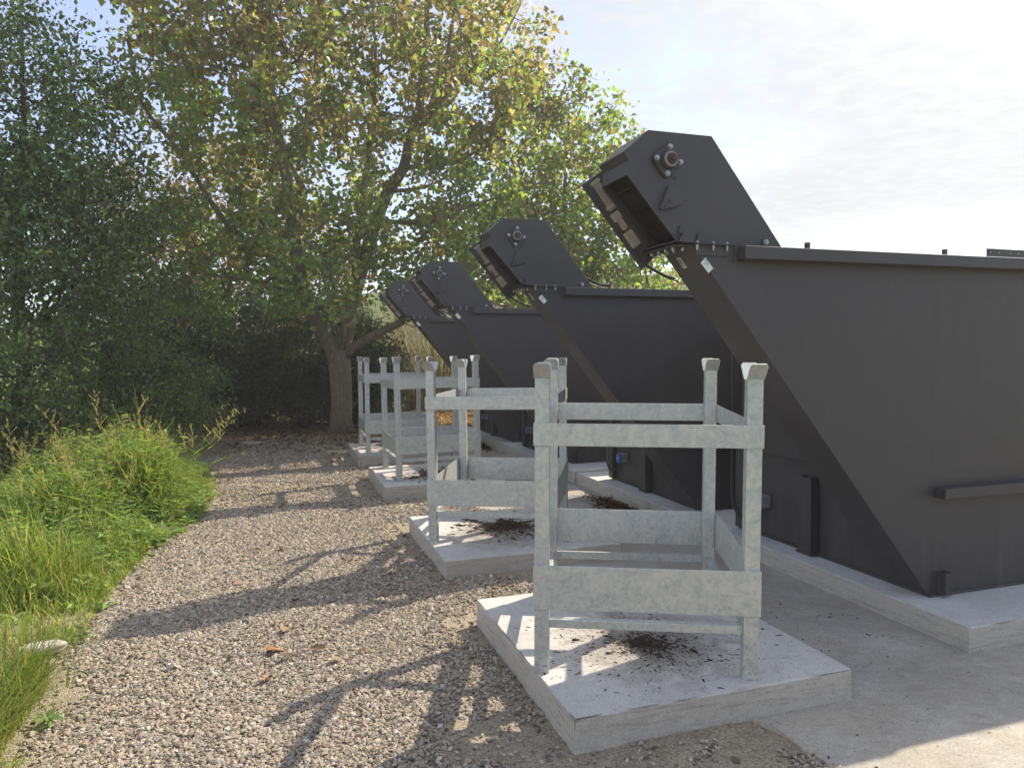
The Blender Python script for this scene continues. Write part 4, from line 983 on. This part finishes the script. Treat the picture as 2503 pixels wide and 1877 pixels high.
sm = G.n('GeometryNodeSetMaterial', {'Geometry':iop.outputs[0],'Material':STONE})
ng.links.new(sm.outputs[0], gout.inputs[0])
md = go.modifiers.new('scatter','NODES'); md.node_group = ng

# ------------------------------------------------------------------ litter, mud, small things
def litter(name, pos, size, cols, wts, label, cat, mat_=DRY, wr=.6, lift=.25, fold=.25):
    n = len(pos); a = rng.uniform(0,6.28,n); tip = np.stack([np.cos(a),np.sin(a),rng.normal(0,lift,n)],1); nr_ = rng.normal(0,.35,(n,3)); nr_[:,2] = 1
    l = size*np.clip(rng.normal(1,.35,n),.3,2.2)
    o = mesh_obj(name, leaves_mesh(name, pos, tip, nr_, l, l*wr*np.clip(rng.normal(1,.3,n),.3,1.6), palette(n, cols, wts), fold), mat_)
    tag(o, label, cat, kind='stuff'); return o
BR = [(.21,.15,.10),(.15,.105,.07),(.30,.225,.15),(.09,.066,.048)]
# under and around the poplar, out to the sunny clearing
n = 6500; x = rng.normal(-3.2,2.6,n); y = rng.normal(13.6,1.3,n); k = (x > edge_x(np.minimum(y,12.2))-.4)&(x < 1.5)&(y > 10.2)&(y < 16.5); x, y = x[k], y[k]
s = (x-M0.x)*ES.x+(y-M0.y)*ES.y; k = s < -.6; x, y = x[k], y[k]
litter('fallen_leaves', np.stack([x,y,bed_h(x,y)+rng.uniform(.004,.03,len(x))],1), .075, BR, [3,3,2,2], 'brown fallen leaves on the ground around the poplar trunk', 'fallen leaves')
n = 7000; x = rng.uniform(-2.5,1.6,n); y = rng.uniform(14.4,19.6,n)
litter('sunlit_leaves', np.stack([x,y,rng.uniform(.01,.05,n)],1), .09, [(.34,.20,.10),(.24,.14,.08),(.38,.28,.15),(.2,.22,.08)], [3,3,3,2], 'orange fallen leaves lying in the sun beyond the farthest pad', 'fallen leaves')
# sparse leaves and bark over the gravel
n = 420; y = 3+9*rng.random(n)**.7; x = edge_x(y)+rng.random(n)*3.2; s = (x-M0.x)*ES.x+(y-M0.y)*ES.y; k = (s < -1.2)&(pad_dist(x,y) > .02); x, y = x[k], y[k]
litter('scattered_leaves', np.stack([x,y,bed_h(x,y)+.02],1), .045, BR, [3,3,3,1], 'single dry brown leaves and bark bits scattered over the gravel', 'dry leaves')
def dry_leaf(x, y, l, a, size=.07):
    N = 7; m = MB(); vs = []; 
    for i in range(N):
        u = i/(N-1); w = size*.42*math.sin(math.pi*min(1,u*1.02+.02))**.7*(1-.25*u)
        zc = .012*math.sin(math.pi*u)+.004; vs += [(size*(u-.5), -w, zc+.016*math.sin(3*u+1)), (size*(u-.5), 0, zc-.006), (size*(u-.5), w*.9, zc+.02*math.cos(4*u))]
    fs = []
    for i in range(N-1): b_ = i*3; fs += [(b_,b_+3,b_+4,b_+1),(b_+1,b_+4,b_+5,b_+2)]
    m.add(vs, fs); o = m.build('dry_leaf', DL, smooth=True); o.location = (x,y,.028); o.rotation_euler = (.1,-.15,a); tag(o, l, 'dry leaf', 'curled dry leaves on the near gravel')
DL = simple('curled_leaf_brown', (.30,.13,.055), .7)
dry_leaf(-1.186,3.515,'larger curled orange brown leaf on the gravel left of the front pad', .3, .085)
dry_leaf(-1.119,3.214,'darker small curled leaf nearer the camera than the orange one', 1.2, .055)
# flat white stones near the grass
def flat_stone(x, y, s, l, a, cmat):
    bm = bmesh.new(); bmesh.ops.create_icosphere(bm, subdivisions=3, radius=1)
    for v in bm.verts:
        nn = mnoise.noise(v.co*1.6+Vector((x*5,y,0))); v.co *= 1+.28*nn; v.co.x *= s[0]; v.co.y *= s[1]; v.co.z = max(-.6,min(.55,v.co.z))*s[2]
    me = bpy.data.meshes.new('flat_stone'); bm.to_mesh(me); bm.free(); me.polygons.foreach_set('use_smooth',[True]*len(me.polygons))
    o = mesh_obj('flat_stone', me, cmat); o.location = (x,y,.03+s[2]*.4); o.rotation_euler = (0,0,a); tag(o, l, 'stone', 'flat pale stones'); return o
PALE = concrete('pale_stone', (.36,.35,.32), (.48,.47,.44), .2)
flat_stone(-2.36,3.52,(.11,.055,.04), 'flat white stone half hidden in the near left grass', .5, PALE)
flat_stone(-4.29,11.8,(.16,.07,.035), 'flat white slab lying in front of the dark hedge', .05, PALE)
flat_stone(.62,2.36,(.016,.013,.012), 'single white pebble on the grit in front of the nearest pad', .4, PALE)
# mud splashed on the first pad: radial specks and a crusted centre
cx0, cy0, z0 = .62, 3.27, .1475
def inpad(x, y, i, m_=.02):
    px,py = PADS[i][:2]; qx,qy = x-px,y-py; u = qx*ES.x+qy*ES.y; v = qx*ET.x+qy*ET.y; return (u>m_)&(u<1.2817-m_)&(v>m_)&(v<1.3721-m_)
def specks(name, cx0, cy0, z0, n, sig, size, cols, wts, label, pad_i, elong=2.2, keepfn=None, lift=.0):
    an = rng.uniform(0,2*np.pi,n); rd = np.abs(rng.normal(0,1,n))**1.15*sig; x = cx0+np.cos(an)*rd; y = cy0+np.sin(an)*rd
    nz = np.array([mnoise.noise(Vector((math.cos(a)*3,math.sin(a)*3,5))) for a in an]); k = rng.random(n) < np.clip(.55+.75*nz+.5*(rd<sig*.6),.08,1)
    if pad_i is not None: k &= inpad(x,y,pad_i)
    if keepfn is not None: k &= keepfn(x,y)
    x,y,an,rd = x[k],y[k],an[k],rd[k]; m_ = len(x); sz = size*np.clip(rng.lognormal(0,.6,m_),.25,4.5); el = 1+elong*np.clip(rd/sig,0,1.6)*rng.random(m_)
    K = 7; ph = rng.random((m_,1)); t_ = (np.arange(K)[None,:]+.3*rng.random((m_,K)))/K*2*np.pi; rj = 1+rng.normal(0,.22,(m_,K))
    lx = np.cos(t_)*rj*sz[:,None]*el[:,None]; ly = np.sin(t_)*rj*sz[:,None]*.62; dev = an+rng.normal(0,.30,m_)*np.where(rng.random(m_)<.4,2.5,1); c_, s_ = np.cos(dev)[:,None], np.sin(dev)[:,None]
    X_ = x[:,None]+c_*lx-s_*ly; Y_ = y[:,None]+s_*lx+c_*ly; hh = (sz*.35+lift*rng.random(m_)*np.exp(-(rd/sig*1.6)**2))[:,None]
    rim = np.stack([X_,Y_,np.full_like(X_,z0)],2); top = np.stack([x[:,None]+(X_-x[:,None])*.6,y[:,None]+(Y_-y[:,None])*.6,np.broadcast_to(z0+hh,X_.shape)],2)
    V_ = np.concatenate([rim,top],1).reshape(-1,3); b0 = np.arange(m_)[:,None]*2*K
    f = np.concatenate([np.concatenate([b0+i,b0+(i+1)%K,b0+K+(i+1)%K,b0+K+i],1) for i in range(K)])
    # fan caps as quads from top ring
    f2 = np.concatenate([np.concatenate([b0+K,b0+K+1+2*i,b0+K+2+2*i,b0+K+3+2*i],1) for i in range(2)])
    f3 = np.concatenate([b0+K,b0+K+5,b0+K+6,b0+K+6],1)
    o = mesh_obj(name, arr_mesh(name, V_, np.concatenate([f,f2]), 4, np.repeat(palette(m_,cols,wts,.25), 2*K, 0)), MUD); tag(o, label, 'mud', kind='stuff'); return o
MUD = leaf_mat('dark_mud', 0.0, (1,1,1), .25, .7)
MC = [(.022,.018,.013),(.035,.028,.020),(.05,.04,.028)]
specks('mud_splashes', cx0, cy0, .1455, 4200, .27, .0019, MC, [4,3,1], 'black mud splashed outward over the nearest concrete pad', 0, 1.9)
specks('mud_crust', cx0, cy0+.03, .1455, 1500, .11, .0042, MC, [3,3,1], 'dark mud crust under the nearest rack', 0, .6, None, .008)
specks('mulch_heap', -.06, 5.62, .133, 3400, .17, .0062, [(.05,.028,.018),(.035,.022,.014),(.085,.05,.03)], [3,3,1], 'brown mulch heap on the second pad', 1, 1.2, None, .04)
specks('bark_litter', -.75, 8.0, .151, 2200, .28, .0075, [(.035,.024,.016),(.06,.035,.022)], [3,2], 'dark bark litter on the third pad', 2, 1.2, None, .02)
specks('bark_litter', -1.45, 10.25, .141, 2000, .28, .0080, [(.035,.024,.016),(.06,.035,.022)], [3,2], 'dark bark litter on the farthest pad', 3, 1.2, None, .02)
onp = lambda x,y: ((x-M0.x)*ES.x+(y-M0.y)*ES.y > -1.5)&((x-M0.x)*ES.x+(y-M0.y)*ES.y < -.24)&(pad_dist(x,y) > .01)
specks('paving_specks', 1.35, 3.6, .0165, 1500, .9, .0020, [(.03,.026,.02),(.12,.10,.08)], [4,1], 'dark specks scattered over the worn concrete paving', None, 1.2, onp)
for (s,t,l) in ((-.32,3.05,'heap of red brown leaves against the foundation beside the second rack'),(-.32,8.1,'heap of red brown leaves against the foundation beside the farthest pads')):
    p = W_(s,t); n = 1500; u = rng.normal(0,1,n); v = np.abs(rng.normal(0,1,n)); X_ = p[0]+ET.x*u*.30-ES.x*v*.10+.05*ES.x; Y_ = p[1]+ET.y*u*.30-ES.y*v*.10+.05*ES.y
    litter('leaf_heap', np.stack([X_,Y_,.02+rng.random(n)*.055*np.exp(-v)*np.exp(-u*u*.5)],1), .035, [(.11,.06,.042),(.08,.048,.034),(.05,.034,.025)], [3,3,2], l, 'leaf heap', DRY, .4, .5)
# distant board on the grassy slope
e = empty('sign_board', (9.5,45.0,float(hill_h(9.5,45.0)))); tag(e, 'small grey board on two posts, far off on the green slope', 'sign')
BG = simple('grey_board', (.35,.37,.40), .6)
MB().box((-.22,-.02,.35),(.22,.02,.85)).build('board', BG, e)
for s in (-.15,.15): MB().box((s-.02,.021,-.1),(s+.02,.05,.8)).build('post', BG, e)

# ------------------------------------------------------------------ haze volume added to stand in for sun glare
hz = MB().box((-121,-121,-1.6),(121,121,12.6)).build('haze', None); hz.data.materials.clear()
hm = bpy.data.materials.new('glare_haze'); hm.use_nodes = True; ht = hm.node_tree; ht.nodes.clear()
ho = ht.nodes.new('ShaderNodeOutputMaterial'); hv = ht.nodes.new('ShaderNodeVolumePrincipled')
hv.inputs['Color'].default_value = (.95,.96,1,1); hv.inputs['Density'].default_value = .0026; hv.inputs['Anisotropy'].default_value = .35
ht.links.new(hv.outputs[0], ho.inputs['Volume']); hz.data.materials.append(hm); hz['kind'] = 'stuff'; hz['label'] = 'thin bright haze added to stand in for sun glare'
